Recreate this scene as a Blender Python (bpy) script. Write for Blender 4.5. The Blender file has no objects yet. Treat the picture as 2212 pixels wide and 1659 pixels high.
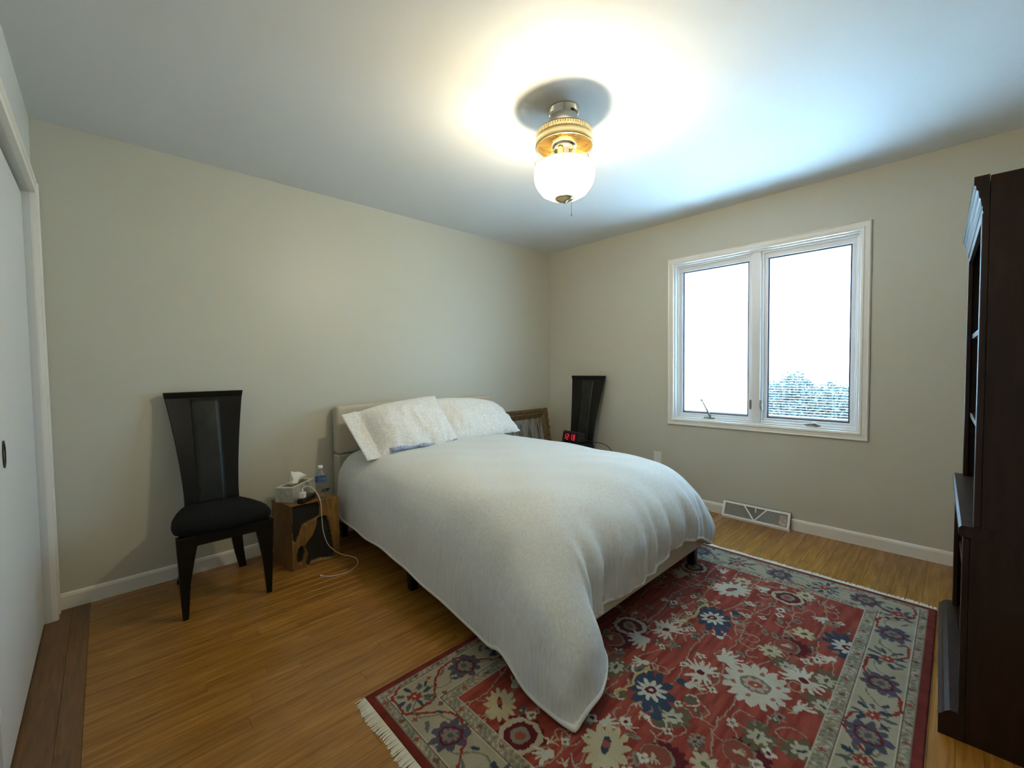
import bpy, bmesh, math, random
import numpy as np
from mathutils import Vector, Matrix, Euler

sc = bpy.context.scene
COL = sc.collection
random.seed(7)
rng = np.random.default_rng(7)
PI = math.pi

# ------------------------------------------------------------------ camera
CP = Vector((-3.57597647, -3.13159281, 1.1989636))
yaw, pitch, roll = math.radians(46.29767), math.radians(-2.15736), math.radians(-0.723517)
_f = Vector((math.cos(yaw)*math.cos(pitch), math.sin(yaw)*math.cos(pitch), math.sin(pitch)))
_r = Vector((math.sin(yaw), -math.cos(yaw), 0)); _u = _r.cross(_f)
_R = _r*math.cos(roll)+_u*math.sin(roll); _U = _u*math.cos(roll)-_r*math.sin(roll)
cam = bpy.data.cameras.new('camera'); camo = bpy.data.objects.new('camera', cam); COL.objects.link(camo)
cam.sensor_width = 36; cam.lens = 36*922.351/2212; cam.clip_start = .02; cam.clip_end = 200
camo.matrix_world = Matrix(((_R.x, _U.x, -_f.x, CP.x), (_R.y, _U.y, -_f.y, CP.y), (_R.z, _U.z, -_f.z, CP.z), (0, 0, 0, 1)))
sc.camera = camo

# ------------------------------------------------------------------ world, sun, exposure
sc.view_settings.view_transform = 'Standard'; sc.view_settings.look = 'None'
sc.view_settings.gamma = 1; sc.view_settings.use_curve_mapping = False
sc.view_settings.exposure = -0.15
sc.cycles.sample_clamp_indirect = 0
SKY = 14.0; SUN = 140.0; LAMP = 15.5
w = bpy.data.worlds.new('sky'); sc.world = w; w.use_nodes = True
bgn = w.node_tree.nodes['Background']
bgn.inputs[0].default_value = (.47, .76, 1.0, 1); bgn.inputs[1].default_value = SKY
sun = bpy.data.lights.new('sun', 'SUN'); sun.energy = SUN; sun.angle = math.radians(1.5); sun.color = (.50, .78, 1.0)
suno = bpy.data.objects.new('sun', sun); COL.objects.link(suno)
suno.rotation_euler = Vector((-math.cos(math.radians(56))*.965, -math.cos(math.radians(56))*.26, -math.sin(math.radians(56)))).to_track_quat('-Z', 'Y').to_euler()
for (ya, yb) in ((-2.0, -1.49), (-2.63, -2.13)):          # portals that guide the sky sampling to the two panes
    pl = bpy.data.lights.new('window_portal', 'AREA'); pl.shape = 'RECTANGLE'
    pl.size = abs(yb-ya)+.02; pl.size_y = 1.2; pl.cycles.is_portal = True
    po = bpy.data.objects.new('window_portal', pl); COL.objects.link(po)
    po.location = (.15, (ya+yb)/2, 1.40); po.rotation_euler = (PI/2, 0, PI/2)

# ------------------------------------------------------------------ helpers
class MB:
    def __init__(s): s.v = []; s.f = []; s.smooth = False
    def box(s, x0, x1, y0, y1, z0, z1, M=None):
        b = len(s.v)
        for (x, y, z) in ((x0,y0,z0),(x1,y0,z0),(x1,y1,z0),(x0,y1,z0),(x0,y0,z1),(x1,y0,z1),(x1,y1,z1),(x0,y1,z1)):
            p = Vector((x, y, z)); s.v.append(tuple(M @ p) if M else tuple(p))
        s.f += [tuple(b+i for i in q) for q in ((0,3,2,1),(4,5,6,7),(0,1,5,4),(1,2,6,5),(2,3,7,6),(3,0,4,7))]
        return s
    def loft(s, rings, cap=True, closed=True):
        b = len(s.v); n = len(rings[0])
        for r in rings: s.v += [tuple(p) for p in r]
        for i in range(len(rings)-1):
            for j in range(n if closed else n-1):
                k = (j+1) % n
                s.f.append((b+i*n+j, b+i*n+k, b+(i+1)*n+k, b+(i+1)*n+j))
        if cap and closed:
            s.f.append(tuple(b+j for j in reversed(range(n)))); s.f.append(tuple(b+(len(rings)-1)*n+j for j in range(n)))
        return s
    def lathe(s, prof, c=(0, 0, 0), n=48, cap=False):
        return s.loft([[(c[0]+r*math.cos(2*PI*j/n), c[1]+r*math.sin(2*PI*j/n), c[2]+z) for j in range(n)] for r, z in prof], cap)
    def tube(s, pts, r, n=8, cap=True):
        pts = [Vector(p) for p in pts]; rings = []; up = Vector((0, 0, 1)); N = None
        for i, p in enumerate(pts):
            t = (pts[min(i+1, len(pts)-1)]-pts[max(i-1, 0)]).normalized()
            if N is None:
                N = t.cross(up if abs(t.z) < .9 else Vector((1, 0, 0))).normalized()
            else: N = (N-t*N.dot(t)).normalized()
            B = t.cross(N); rr = r[i] if isinstance(r, (list, tuple)) else r
            rings.append([p+(N*math.cos(2*PI*j/n)+B*math.sin(2*PI*j/n))*rr for j in range(n)])
        return s.loft(rings, cap)
    def grid(s, P):
        b = len(s.v); m, n = P.shape[:2]
        s.v += [tuple(map(float, p)) for p in P.reshape(-1, 3)]
        for i in range(m-1):
            for j in range(n-1): s.f.append((b+i*n+j, b+i*n+j+1, b+(i+1)*n+j+1, b+(i+1)*n+j))
        return s
    def frame(s, ax, d0, d1, a0, a1, b0, b1, w0):      # a mitred rectangular frame around an opening; ax = thin axis
        for (p, q, rr, t) in ((a0, a1, b0, b0+w0), (a0, a1, b1-w0, b1), (a0, a0+w0, b0+w0, b1-w0), (a1-w0, a1, b0+w0, b1-w0)):
            if ax == 'x': s.box(d0, d1, p, q, rr, t)
            else: s.box(p, q, d0, d1, rr, t)
        return s
    def build(s, name, m, parent=None, smooth=False, bevel=0, seg=2, weld=False):
        me = bpy.data.meshes.new(name); me.from_pydata(s.v, [], s.f); me.update()
        bm = bmesh.new(); bm.from_mesh(me)
        if weld: bmesh.ops.remove_doubles(bm, verts=bm.verts, dist=1e-5)
        bmesh.ops.recalc_face_normals(bm, faces=bm.faces); bm.to_mesh(me); bm.free()
        if m is not None:
            for mm in (m if isinstance(m, (list, tuple)) else [m]): me.materials.append(mm)
        o = bpy.data.objects.new(name, me); COL.objects.link(o)
        if parent is not None: o.parent = parent
        if smooth: me.polygons.foreach_set('use_smooth', [True]*len(me.polygons))
        if bevel:
            b = o.modifiers.new('bevel', 'BEVEL'); b.width = bevel; b.segments = seg; b.limit_method = 'ANGLE'; b.angle_limit = math.radians(40)
        return o

def empty(name, loc, rz=0):
    o = bpy.data.objects.new(name, None); COL.objects.link(o); o.location = loc; o.rotation_euler = (0, 0, rz); o.empty_display_size = .05
    return o
def tag(o, label=None, cat=None, group=None, kind=None):
    if label: o['label'] = label
    if cat: o['category'] = cat
    if group: o['group'] = group
    if kind: o['kind'] = kind
    return o
def struct(o, label=None):
    o['kind'] = 'structure'
    if label: o['label'] = label
    return o
def spline(ctrl, n, closed=False):
    """Catmull-Rom through the rows of ctrl along axis 0"""
    c = np.asarray(ctrl, float); m = len(c); t = np.linspace(0, m-1, n); i = np.minimum(t.astype(int), m-2); u = (t-i)
    ext = np.concatenate([[2*c[0]-c[1]], c, [2*c[-1]-c[-2]]])
    p0, p1, p2, p3 = ext[i], ext[i+1], ext[i+2], ext[i+3]
    u = u.reshape((-1,)+(1,)*(c.ndim-1))
    return .5*((2*p1)+(-p0+p2)*u+(2*p0-5*p1+4*p2-p3)*u*u+(-p0+3*p1-3*p2+p3)*u**3)

# ------------------------------------------------------------------ materials
def srgb(r, g, b):
    f = lambda c: (c/255/12.92) if c/255 <= .04045 else ((c/255+.055)/1.055)**2.4
    return (f(r), f(g), f(b), 1)
def mat(name, col, rough=.6, metal=0, spec=.5, bump=0, bscale=200, var=0, vscale=8, stretch=(1, 1, 1), coat=0, sheen=0, detail=3):
    m = bpy.data.materials.new(name); m.use_nodes = True; nt = m.node_tree; b = nt.nodes['Principled BSDF']
    b.inputs['Base Color'].default_value = col; b.inputs['Roughness'].default_value = rough; b.inputs['Metallic'].default_value = metal
    b.inputs['Specular IOR Level'].default_value = spec
    if coat: b.inputs['Coat Weight'].default_value = coat; b.inputs['Coat Roughness'].default_value = .1
    if sheen: b.inputs['Sheen Weight'].default_value = sheen
    if bump or var:
        tc = nt.nodes.new('ShaderNodeTexCoord'); mp = nt.nodes.new('ShaderNodeMapping'); mp.inputs['Scale'].default_value = stretch
        nt.links.new(tc.outputs['Object'], mp.inputs['Vector'])
    if var:
        nz = nt.nodes.new('ShaderNodeTexNoise'); nz.inputs['Scale'].default_value = vscale; nz.inputs['Detail'].default_value = detail
        nt.links.new(mp.outputs[0], nz.inputs['Vector'])
        cr = nt.nodes.new('ShaderNodeValToRGB'); nt.links.new(nz.outputs[0], cr.inputs[0])
        c0 = tuple(c*(1-var) for c in col[:3])+(1,); c1 = tuple(min(1, c*(1+var)) for c in col[:3])+(1,)
        cr.color_ramp.elements[0].position = .3; cr.color_ramp.elements[1].position = .7
        cr.color_ramp.elements[0].color = c0; cr.color_ramp.elements[1].color = c1
        nt.links.new(cr.outputs[0], b.inputs['Base Color'])
    if bump:
        nb = nt.nodes.new('ShaderNodeTexNoise'); nb.inputs['Scale'].default_value = bscale; nb.inputs['Detail'].default_value = 2
        nt.links.new(mp.outputs[0], nb.inputs['Vector'])
        bn = nt.nodes.new('ShaderNodeBump'); bn.inputs['Strength'].default_value = bump; bn.inputs['Distance'].default_value = .004
        nt.links.new(nb.outputs[0], bn.inputs['Height']); nt.links.new(bn.outputs[0], b.inputs['Normal'])
    return m
def emis(name, col, st):
    m = bpy.data.materials.new(name); m.use_nodes = True; nt = m.node_tree
    b = nt.nodes['Principled BSDF']; b.inputs['Base Color'].default_value = (.02, .02, .02, 1)
    b.inputs['Emission Color'].default_value = col; b.inputs['Emission Strength'].default_value = st
    return m
def wood(name, c0, c1, stretch, scale=6, rough=.35, rand=.0, spec=.5, coat=0, dist=1.5):
    """streaky wood; rand adds a tone of its own to each object"""
    m = bpy.data.materials.new(name); m.use_nodes = True; nt = m.node_tree; b = nt.nodes['Principled BSDF']
    b.inputs['Roughness'].default_value = rough; b.inputs['Specular IOR Level'].default_value = spec
    if coat: b.inputs['Coat Weight'].default_value = coat; b.inputs['Coat Roughness'].default_value = .12
    tc = nt.nodes.new('ShaderNodeTexCoord'); oi = nt.nodes.new('ShaderNodeObjectInfo')
    mp = nt.nodes.new('ShaderNodeMapping'); mp.inputs['Scale'].default_value = stretch
    cm = nt.nodes.new('ShaderNodeCombineXYZ'); ml = nt.nodes.new('ShaderNodeMath'); ml.operation = 'MULTIPLY'; ml.inputs[1].default_value = 37
    nt.links.new(oi.outputs['Random'], ml.inputs[0]); nt.links.new(ml.outputs[0], cm.inputs[0]); nt.links.new(ml.outputs[0], cm.inputs[1])
    nt.links.new(cm.outputs[0], mp.inputs['Location']); nt.links.new(tc.outputs['Object'], mp.inputs['Vector'])
    nz = nt.nodes.new('ShaderNodeTexNoise'); nz.inputs['Scale'].default_value = scale; nz.inputs['Detail'].default_value = 6; nz.inputs['Distortion'].default_value = dist
    nt.links.new(mp.outputs[0], nz.inputs['Vector'])
    cr = nt.nodes.new('ShaderNodeValToRGB'); cr.color_ramp.elements[0].position = .32; cr.color_ramp.elements[1].position = .68
    cr.color_ramp.elements[0].color = c0; cr.color_ramp.elements[1].color = c1
    nt.links.new(nz.outputs[0], cr.inputs[0])
    if rand:
        hs = nt.nodes.new('ShaderNodeHueSaturation'); mr = nt.nodes.new('ShaderNodeMapRange')
        mr.inputs['To Min'].default_value = 1-rand; mr.inputs['To Max'].default_value = 1+rand
        nt.links.new(oi.outputs['Random'], mr.inputs['Value']); nt.links.new(mr.outputs[0], hs.inputs['Value'])
        nt.links.new(cr.outputs[0], hs.inputs['Color']); nt.links.new(hs.outputs[0], b.inputs['Base Color'])
    else: nt.links.new(cr.outputs[0], b.inputs['Base Color'])
    return m

M_wall = mat('greige_wall_paint', (.565, .55, .465, 1), .42, spec=.35, bump=.05, bscale=160)
M_ceil = mat('ceiling_paint', (.70, .72, .72, 1), .6, spec=.3, bump=.05, bscale=120)
M_trim = mat('white_trim_paint', (.80, .78, .72, 1), .35)
M_doorp = mat('white_door_paint', (.74, .75, .74, 1), .4)
M_sash = mat('white_window_frame', (.80, .82, .84, 1), .3)
M_floor = wood('oak_strip_floor', (.235, .100, .013, 1), (.385, .182, .033, 1), (1.3, 16, 1), 3.2, .24, .13, .5, dist=.6)
M_sub = mat('dark_subfloor', (.10, .05, .02, 1), .8, var=.2)
M_black = mat('black_lacquer', (.003, .0036, .0034, 1), .34, spec=.28, var=.3, vscale=5)
M_blackfab = mat('black_fabric', (.0045, .0055, .006, 1), .95, spec=.2, bump=.3, bscale=500)
M_panel = mat('dark_marbled_panel', (.012, .0145, .013, 1), .42, spec=.3, var=.75, vscale=9, stretch=(1, 1, .6), detail=5)
M_linen = mat('pale_blue_grey_linen', (.72, .745, .735, 1), .85, bump=.22, bscale=14, var=.085, vscale=11, stretch=(12, 12, .7), sheen=.15)
M_piping = mat('linen_piping', (.80, .79, .75, 1), .9, bump=.2, bscale=300)
M_bedfab = mat('beige_upholstery', (.56, .51, .41, 1), .9, bump=.25, bscale=420, sheen=.1)
M_matt = mat('mattress_ticking', (.7, .7, .7, 1), .9, bump=.1)
M_dark = wood('dark_walnut', (.011, .0042, .0024, 1), (.030, .0115, .006, 1), (9, 9, .9), 3, .40, 0, .35)
M_darkin = wood('dark_walnut_inside', (.010, .005, .004, 1), (.020, .009, .006, 1), (9, 9, .9), 3, .5, 0)
M_stump = wood('stump_wood', (.13, .060, .014, 1), (.26, .135, .034, 1), (5, 5, .9), 4, .45, 0, dist=2.5)
M_stumptop = M_stump
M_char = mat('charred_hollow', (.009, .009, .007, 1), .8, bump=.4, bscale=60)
M_brass = mat('brass', (.62, .50, .27, 1), .30, metal=1)
M_chrome = mat('nickel', (.62, .58, .50, 1), .12, metal=1)
M_gold = mat('worn_gilt_frame', (.15, .10, .045, 1), .5, metal=.2, bump=.9, bscale=70, var=.45, vscale=30)
M_whitepl = mat('white_plastic', (.80, .80, .76, 1), .35)
M_blackpl = mat('black_plastic', (.011, .011, .012, 1), .3)
M_red = emis('red_led', (1, .03, .08, 1), .9)
M_tissue = mat('tissue_paper', (.85, .85, .80, 1), .9, bump=.1)
M_greymetal = mat('grey_metal', (.42, .40, .37, 1), .35, metal=.5)
M_ventp = mat('white_register_paint', (.84, .84, .79, 1), .4)
M_ventd = mat('register_dark', (.20, .20, .185, 1), .6)

# pillowcase: white cotton with a fine pale scroll print
def m_pillow():
    m = mat('printed_pillowcase', (.82, .80, .74, 1), .9, bump=.25, bscale=90, sheen=.1); nt = m.node_tree; b = nt.nodes['Principled BSDF']
    tc = nt.nodes.new('ShaderNodeTexCoord'); nz = nt.nodes.new('ShaderNodeTexNoise'); nz.inputs['Scale'].default_value = 52; nz.inputs['Detail'].default_value = 2; nz.inputs['Distortion'].default_value = 2.5
    nt.links.new(tc.outputs['Object'], nz.inputs['Vector'])
    cr = nt.nodes.new('ShaderNodeValToRGB'); e = cr.color_ramp.elements
    e[0].position = .46; e[0].color = (.88, .88, .85, 1); e[1].position = .56; e[1].color = (.88, .88, .85, 1)
    k = e.new(.51); k.color = (.50, .50, .46, 1)
    nt.links.new(nz.outputs[0], cr.inputs[0]); nt.links.new(cr.outputs[0], b.inputs['Base Color'])
    return m
M_pillow = m_pillow()
def m_glass(name, tint=(1, 1, 1, 1), gl=.06):
    m = bpy.data.materials.new(name); m.use_nodes = True; nt = m.node_tree
    out = nt.nodes['Material Output']; nt.nodes.remove(nt.nodes['Principled BSDF'])
    t = nt.nodes.new('ShaderNodeBsdfTransparent'); t.inputs[0].default_value = tint
    g = nt.nodes.new('ShaderNodeBsdfGlossy'); g.inputs['Roughness'].default_value = .02
    lw = nt.nodes.new('ShaderNodeLayerWeight'); lw.inputs[0].default_value = .5
    pw5 = nt.nodes.new('ShaderNodeMath'); pw5.operation = 'POWER'; pw5.inputs[1].default_value = 5; nt.links.new(lw.outputs['Facing'], pw5.inputs[0])
    fr = nt.nodes.new('ShaderNodeMath'); fr.operation = 'MULTIPLY_ADD'; fr.inputs[1].default_value = .8; fr.inputs[2].default_value = gl; nt.links.new(pw5.outputs[0], fr.inputs[0])
    mx = nt.nodes.new('ShaderNodeMixShader'); nt.links.new(fr.outputs[0], mx.inputs[0]); nt.links.new(t.outputs[0], mx.inputs[1]); nt.links.new(g.outputs[0], mx.inputs[2])
    nt.links.new(mx.outputs[0], out.inputs['Surface'])
    return m
M_glass = m_glass('window_glass', (.97, .985, 1, 1))
M_pet = m_glass('clear_bottle_plastic', (.90, .92, .91, 1), .13)
def m_shade(name, tint, st):
    m = bpy.data.materials.new(name); m.use_nodes = True; nt = m.node_tree
    out = nt.nodes['Material Output']; nt.nodes.remove(nt.nodes['Principled BSDF'])
    t = nt.nodes.new('ShaderNodeBsdfTransparent'); t.inputs[0].default_value = tint
    e = nt.nodes.new('ShaderNodeEmission'); e.inputs[0].default_value = (1, .86, .58, 1); e.inputs[1].default_value = st
    a = nt.nodes.new('ShaderNodeAddShader'); nt.links.new(t.outputs[0], a.inputs[0]); nt.links.new(e.outputs[0], a.inputs[1])
    nt.links.new(a.outputs[0], out.inputs['Surface'])
    return m
M_shade = m_shade('lit_lamp_glass', (.86, .84, .78, 1), 1.6)
M_bulb = m_shade('bulb_glow', (.95, .93, .88, 1), 8)

# ------------------------------------------------------------------ room shell
L = 3.796; H = 2.44; D = 3.56
floor = struct(MB().box(-L-.75, .12, -D-.1, .1, -.06, -.006).build('floor', M_sub))
pw = .0605
def plank(x0, x1, y0, y1, m=M_floor):
    b = MB(); g = .0003; c = .0004
    cx, cy = (x0+x1)/2, (y0+y1)/2; hx, hy = (x1-x0)/2-g, (y1-y0)/2-g
    lo = [(-hx, -hy, -.006), (hx, -hy, -.006), (hx, hy, -.006), (-hx, hy, -.006)]
    mi = [(-hx, -hy, -c), (hx, -hy, -c), (hx, hy, -c), (-hx, hy, -c)]
    hi = [(-hx+c, -hy+c, 0), (hx-c, -hy+c, 0), (hx-c, hy-c, 0), (-hx+c, hy-c, 0)]
    b.v = lo+mi+hi
    for k in (0, 4):
        for j in range(4): b.f.append((k+j, k+(j+1) % 4, k+4+(j+1) % 4, k+4+j))
    b.f.append((8, 9, 10, 11))
    o = b.build('plank', m, floor); o.location = (cx, cy, 0)
    return o
y = -.0; row = 0
X0 = -L+.128
while y > -D+.002:
    y1 = max(y-pw, -D); x = X0; first = True
    if abs(y+1.534) < .035: cuts = [X0, -3.45, -2.881, -1.9, -.9, -.012]
    else:
        cuts = [X0]; xx = X0+random.uniform(.25, .95)
        while xx < -.45: cuts.append(xx); xx += random.uniform(.72, 1.25)
        cuts.append(-.0)
    for a, b_ in zip(cuts[:-1], cuts[1:]): plank(a, b_, y1, y)
    y = y1; row += 1
M_floorb = wood('oak_border_boards', (.115, .050, .012, 1), (.20, .092, .026, 1), (16, 1.3, 1), 3.2, .3, .12, .5, dist=1.2)
for (a, b_) in ((-L+.064, -L+.128), (-L-.03, -L+.064)):
    yy = 0
    while yy > -D:
        n_ = max(-D, yy-random.uniform(.9, 1.6)); plank(a, b_, n_, yy, M_floorb); yy = n_

struct(MB().box(-L-.75, .12, -D-.1, .1, H, H+.08).build('ceiling', M_ceil))
struct(MB().box(-L-.75, .12, 0, .1, -.0, H).build('wall_back', M_wall))
struct(MB().box(-L-.75, .12, -D-.1, -D, 0, H).build('wall_front', M_wall))
# window wall with its opening
WY0, WY1, WZ0, WZ1 = -2.682, -1.428, .748, 2.060
wr = MB()
wr.box(0, .12, WY1, 0, 0, H); wr.box(0, .12, -D, WY0, 0, H); wr.box(0, .12, WY0, WY1, 0, WZ0); wr.box(0, .12, WY0, WY1, WZ1, H)
struct(wr.build('wall_right', M_wall))
# closet wall with its opening
DY0, DY1, DZ = -2.35, -.13, 2.045
wl = MB()
wl.box(-L-.12, -L, -.13, 0, 0, H); wl.box(-L-.12, -L, -D, DY0, 0, H); wl.box(-L-.12, -L, DY0, DY1, DZ, H)
struct(wl.build('wall_left', mat('closet_wall_paint', (.66, .67, .65, 1), .5, spec=.3, bump=.05, bscale=160)))
struct(MB().box(-L-.75, -L-.70, -D, 0, 0, H).build('wall_closet', M_wall))
# closet sliding doors
d1 = empty('door_1', (-L-.025, 0, 0)); struct(d1)
MB().box(-.035, 0, -1.26, DY1-.004, .012, DZ-.012).build('door_panel', M_doorp, d1, bevel=.002)
fp = MB()
fp.loft([[(.0015+dx, -.985+.024*sy*math.cos(2*PI*j/20), .938+.045*sy*math.sin(2*PI*j/20)) for j in range(20)] for dx, sy in ((-.004, 1.0), (.002, 1.0), (.002, .8), (-.006, .72))])
fp.build('finger_pull', mat('bronze_pull', (.06, .045, .04, 1), .35, metal=.8), d1)
d2 = empty('door_2', (-L-.07, 0, 0)); struct(d2)
MB().box(-.035, 0, -2.35, -1.20, .012, DZ-.012).build('door_panel', M_doorp, d2, bevel=.002)
MB().box(-.09, -.001, DY0, DY1, DZ-.03, DZ).build('track', M_trim, d2)
# casing of the closet opening: a stepped profile
def casing_side(y_out, y_in, z1, s):
    b = MB()
    prof = [(0, 0), (.020, 0), (.024, .10), (.024, .38), (.018, .46), (.017, .78), (.022, .84), (.020, .97), (.006, 1), (0, 1)]
    b.loft([[(-L+t, y_out+(y_in-y_out)*q, z) for t, q in prof] for z in (0, z1)])
    return b
cz = 2.115
t1 = casing_side(-.004, -.128, cz, 1).build('trim_1', M_trim); struct(t1, 'white stepped casing on the corner side of the closet doors')
b = MB(); prof = [(0, 0), (.020, 0), (.024, .10), (.024, .38), (.018, .46), (.017, .78), (.022, .84), (.020, .97), (.006, 1), (0, 1)]
b.loft([[(-L+t, yy, cz+(DZ-cz)*q) for t, q in prof] for yy in (-.127, -2.45)])
struct(b.build('trim_2', M_trim), 'white head casing over the closet doors')
struct(casing_side(-2.46, -2.35, cz, 1).build('trim_3', M_trim))
def base(name, pts_out, nrm, z1=.082):
    prof = [(0, 0), (.013, 0), (.013, z1-.017), (.010, z1-.006), (.004, z1), (0, z1)]
    b = MB(); b.loft([[(p[0]+nrm[0]*t, p[1]+nrm[1]*t, z) for t, z in prof] for p in pts_out])
    return struct(b.build(name, M_trim))
base('baseboard_back', [(-L+.02, 0), (-.013, 0)], (0, -1))
bb = base('baseboard_right', [(0, 0), (0, -1.845)], (-1, 0))
base('baseboard_right_far', [(0, -2.31), (0, -D)], (-1, 0)); bpy.data.objects['baseboard_right_far'].name = 'baseboard_right.001'
base('baseboard_front', [(-L+.02, -D), (-.013, -D)], (0, 1))
base('baseboard_left', [(-L, -2.47), (-L, -D+.013)], (1, 0))

# ------------------------------------------------------------------ window
win = empty('window_1', (0, 0, 0)); struct(win, 'white double casement window with blinds between the panes')
def casing_ring(parent):
    prof = [(0, 0), (.012, 0), (.019, .10), (.016, .25), (.016, .62), (.020, .72), (.017, .95), (.008, 1), (0, 1)]
    yo0, yo1, zo0, zo1 = -2.734, -1.374, .692, 2.114
    b = MB(); rings = []
    for (ys, zs) in ((0, 0), (1, 0), (1, 1), (0, 1), (0, 0)):
        rings.append([(-t, (yo0+(WY0-yo0)*q) if ys == 0 else (yo1+(WY1-yo1)*q), (zo0+(WZ0-zo0)*q) if zs == 0 else (zo1+(WZ1-zo1)*q)) for t, q in prof])
    b.loft(rings, cap=False)
    return b.build('casing', M_trim, parent)
casing_ring(win)
jb = MB()
jb.box(0, .12, WY0, WY0+.012, WZ0, WZ1); jb.box(0, .12, WY1-.012, WY1, WZ0, WZ1)
jb.box(0, .12, WY0+.012, WY1-.012, WZ0, WZ0+.012); jb.box(0, .12, WY0+.012, WY1-.012, WZ1-.012, WZ1)
jb.build('jamb', M_sash, win, bevel=.002)
MB().box(.012, .12, -2.094, -2.034, WZ0+.012, WZ1-.012).build('mullion', M_sash, win, bevel=.004)
st = MB(); st.frame('x', .03, .045, WY0+.012, -2.094, WZ0+.012, WZ1-.012, .016); st.frame('x', .03, .045, -2.034, WY1-.012, WZ0+.012, WZ1-.012, .016)
st.build('stop_moulding', M_sash, win, bevel=.003)
def sash(ya, yb, op, z0=.795, z1=1.998):
    fr = MB(); fr.frame('x', .045, .088, ya, yb, WZ0+.026, WZ1-.026, 0)
    fr = MB()
    za, zb = WZ0+.014, WZ1-.014
    fr.box(.045, .088, ya, yb, za, z0); fr.box(.045, .088, ya, yb, z1, zb); fr.box(.045, .088, ya, op[0], z0, z1); fr.box(.045, .088, op[1], yb, z0, z1)
    f = fr.build('sash', M_sash, win, bevel=.003)
    MB().box(.060, .062, op[0], op[1], z0, z1).build('glass_pane', M_glass, f)
    MB().box(.084, .086, op[0], op[1], z0, z1).build('glass_pane', M_glass, f)
    MB().frame('x', .056, .0605, op[0]-.004, op[1]+.004, z0-.004, z1+.004, .014).build('gasket_shade', mat('backlit_shade_gasket', (.11, .135, .19, 1), .6), f)  # gasket widened and coloured dark blue to paint the backlit shade of the sash edge
    # blind between the panes: many thin curved slats, real geometry joined into one part
    sl = MB(); n = int((z1-z0-.018)/.0185)+1
    for k in range(n):
        z = z0+.024+k*.0185; t = math.radians(SLAT)
        r_ = []
        for q in range(5):
            e_ = -1+q/2; xo, zo = e_*.0084, .0011*(1-e_*e_)
            r_.append((.073+xo*math.cos(t)-zo*math.sin(t), z+xo*math.sin(t)+zo*math.cos(t)))
        sl.loft([[(xa, yy_, za_) for xa, za_ in r_] for yy_ in (op[0]+.0008, op[1]-.0008)], cap=False, closed=False)
    so = sl.build('blind_slats', M_slat, f, smooth=True); so['kind'] = 'stuff'
    MB().box(.0645, .0815, op[0]+.001, op[1]-.001, z0+.001, z0+.019).build('blind_rail', M_sash, f)
    cd = MB()
    for q in (.2, .8):
        yy = op[0]+(op[1]-op[0])*q; cd.tube([(.0645, yy, z0+.02), (.0645, yy, z1)], .0007, 4)
    cd.build('blind_cord', M_sash, f)
    return f
SLAT = 2
M_slat = mat('white_blind_slat', (.80, .82, .84, 1), .28, metal=.6)
sash(-2.688+.02, -2.092, (-2.630, -2.132)); sash(-2.036, -1.442, (-2.002, -1.482))
def crank(y, arm):
    b = MB()
    b.loft([[(x0, y+yy, WZ0+.012+z) for x0, yy, z in ((.010, -.045, 0), (.010, .045, 0), (.038, .045, 0), (.038, -.045, 0))],
            [(x0, y+yy, WZ0+.012+z) for x0, yy, z in ((.012, -.036, .018), (.012, .036, .018), (.038, .036, .020), (.038, -.036, .020))]])
    o = b.build('crank_handle', M_greymetal, win, bevel=.004)
    k = MB(); k.tube([(.010, y-.02, WZ0+.02), (-.004, y-.02, WZ0+.034)], .010, 10)
    if arm: k.tube([(-.004, y-.02, WZ0+.034), (-.010, y-.002, WZ0+.075), (-.012, y+.045, WZ0+.165)], [.010, .008, .005], 8); k.tube([(-.012, y+.044, WZ0+.160), (-.022, y+.047, WZ0+.172)], .008, 8)
    else: k.tube([(-.004, y-.02, WZ0+.034), (.000, y+.02, WZ0+.030), (.004, y+.05, WZ0+.022)], [.008, .006, .005], 8)
    k.build('crank_arm', M_greymetal, o, smooth=True)
crank(-1.715, True); crank(-2.43, False)
for yy in (-2.026, -2.106):
    b = MB(); b.box(.004, .03, yy-.006, yy+.006, .86, .93); b.box(-.004, .01, yy-.004, yy+.004, .885, .90)
    b.build('sash_lock', M_greymetal, win, bevel=.002)

# outdoors: pale ground in the sun and an added hedge, seen only through the panes
MB().box(.3, 60, -40, 40, -.75, -.6).build('ground', mat('pale_ground', (.20, .23, .20, 1), .9, var=.1, vscale=.6))
tag(bpy.data.objects['ground'], kind='structure')

def shrub(name, label, cx, cy, rx, ry, h, n, seed, m, spr=1.):
    r = np.random.default_rng(seed); root = tag(empty(name, (cx, cy, -.6)), label, 'shrub')
    MB().tube([(0, 0, 0), (.02, .01, h*.4), (0, .02, h*.8)], [.06, .045, .02], 8).build('trunk', M_dark, root)
    P = (2*r.random((n, 3))-1)*np.array([rx, ry, 1]); P[:, 2] = h*(.5+.5*P[:, 2])**.85
    top = h*(.86+.07*np.sin(P[:, 1]*5.1+seed)+.05*np.sin(P[:, 1]*11)+.04*np.sin(P[:, 0]*9)); P[:, 2] = np.maximum(P[:, 2]*top/h+.10*r.random(n)*r.random(n), .03)
    t1_ = r.normal(size=(n, 3)); t1_ /= np.linalg.norm(t1_, axis=1, keepdims=True); t2_ = np.cross(t1_, r.normal(size=(n, 3))); t2_ /= np.linalg.norm(t2_, axis=1, keepdims=True)
    s_ = (.05+.05*r.random((n, 1)))*spr
    V_ = np.stack([P-t1_*s_, P-t2_*s_*.45, P+t1_*s_, P+t2_*s_*.45], 1).reshape(-1, 3)
    b = MB(); b.v = [tuple(map(float, v)) for v in V_]; b.f = [tuple(range(4*k, 4*k+4)) for k in range(n)]
    o = b.build('foliage', m, root); o['kind'] = 'stuff'
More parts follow.
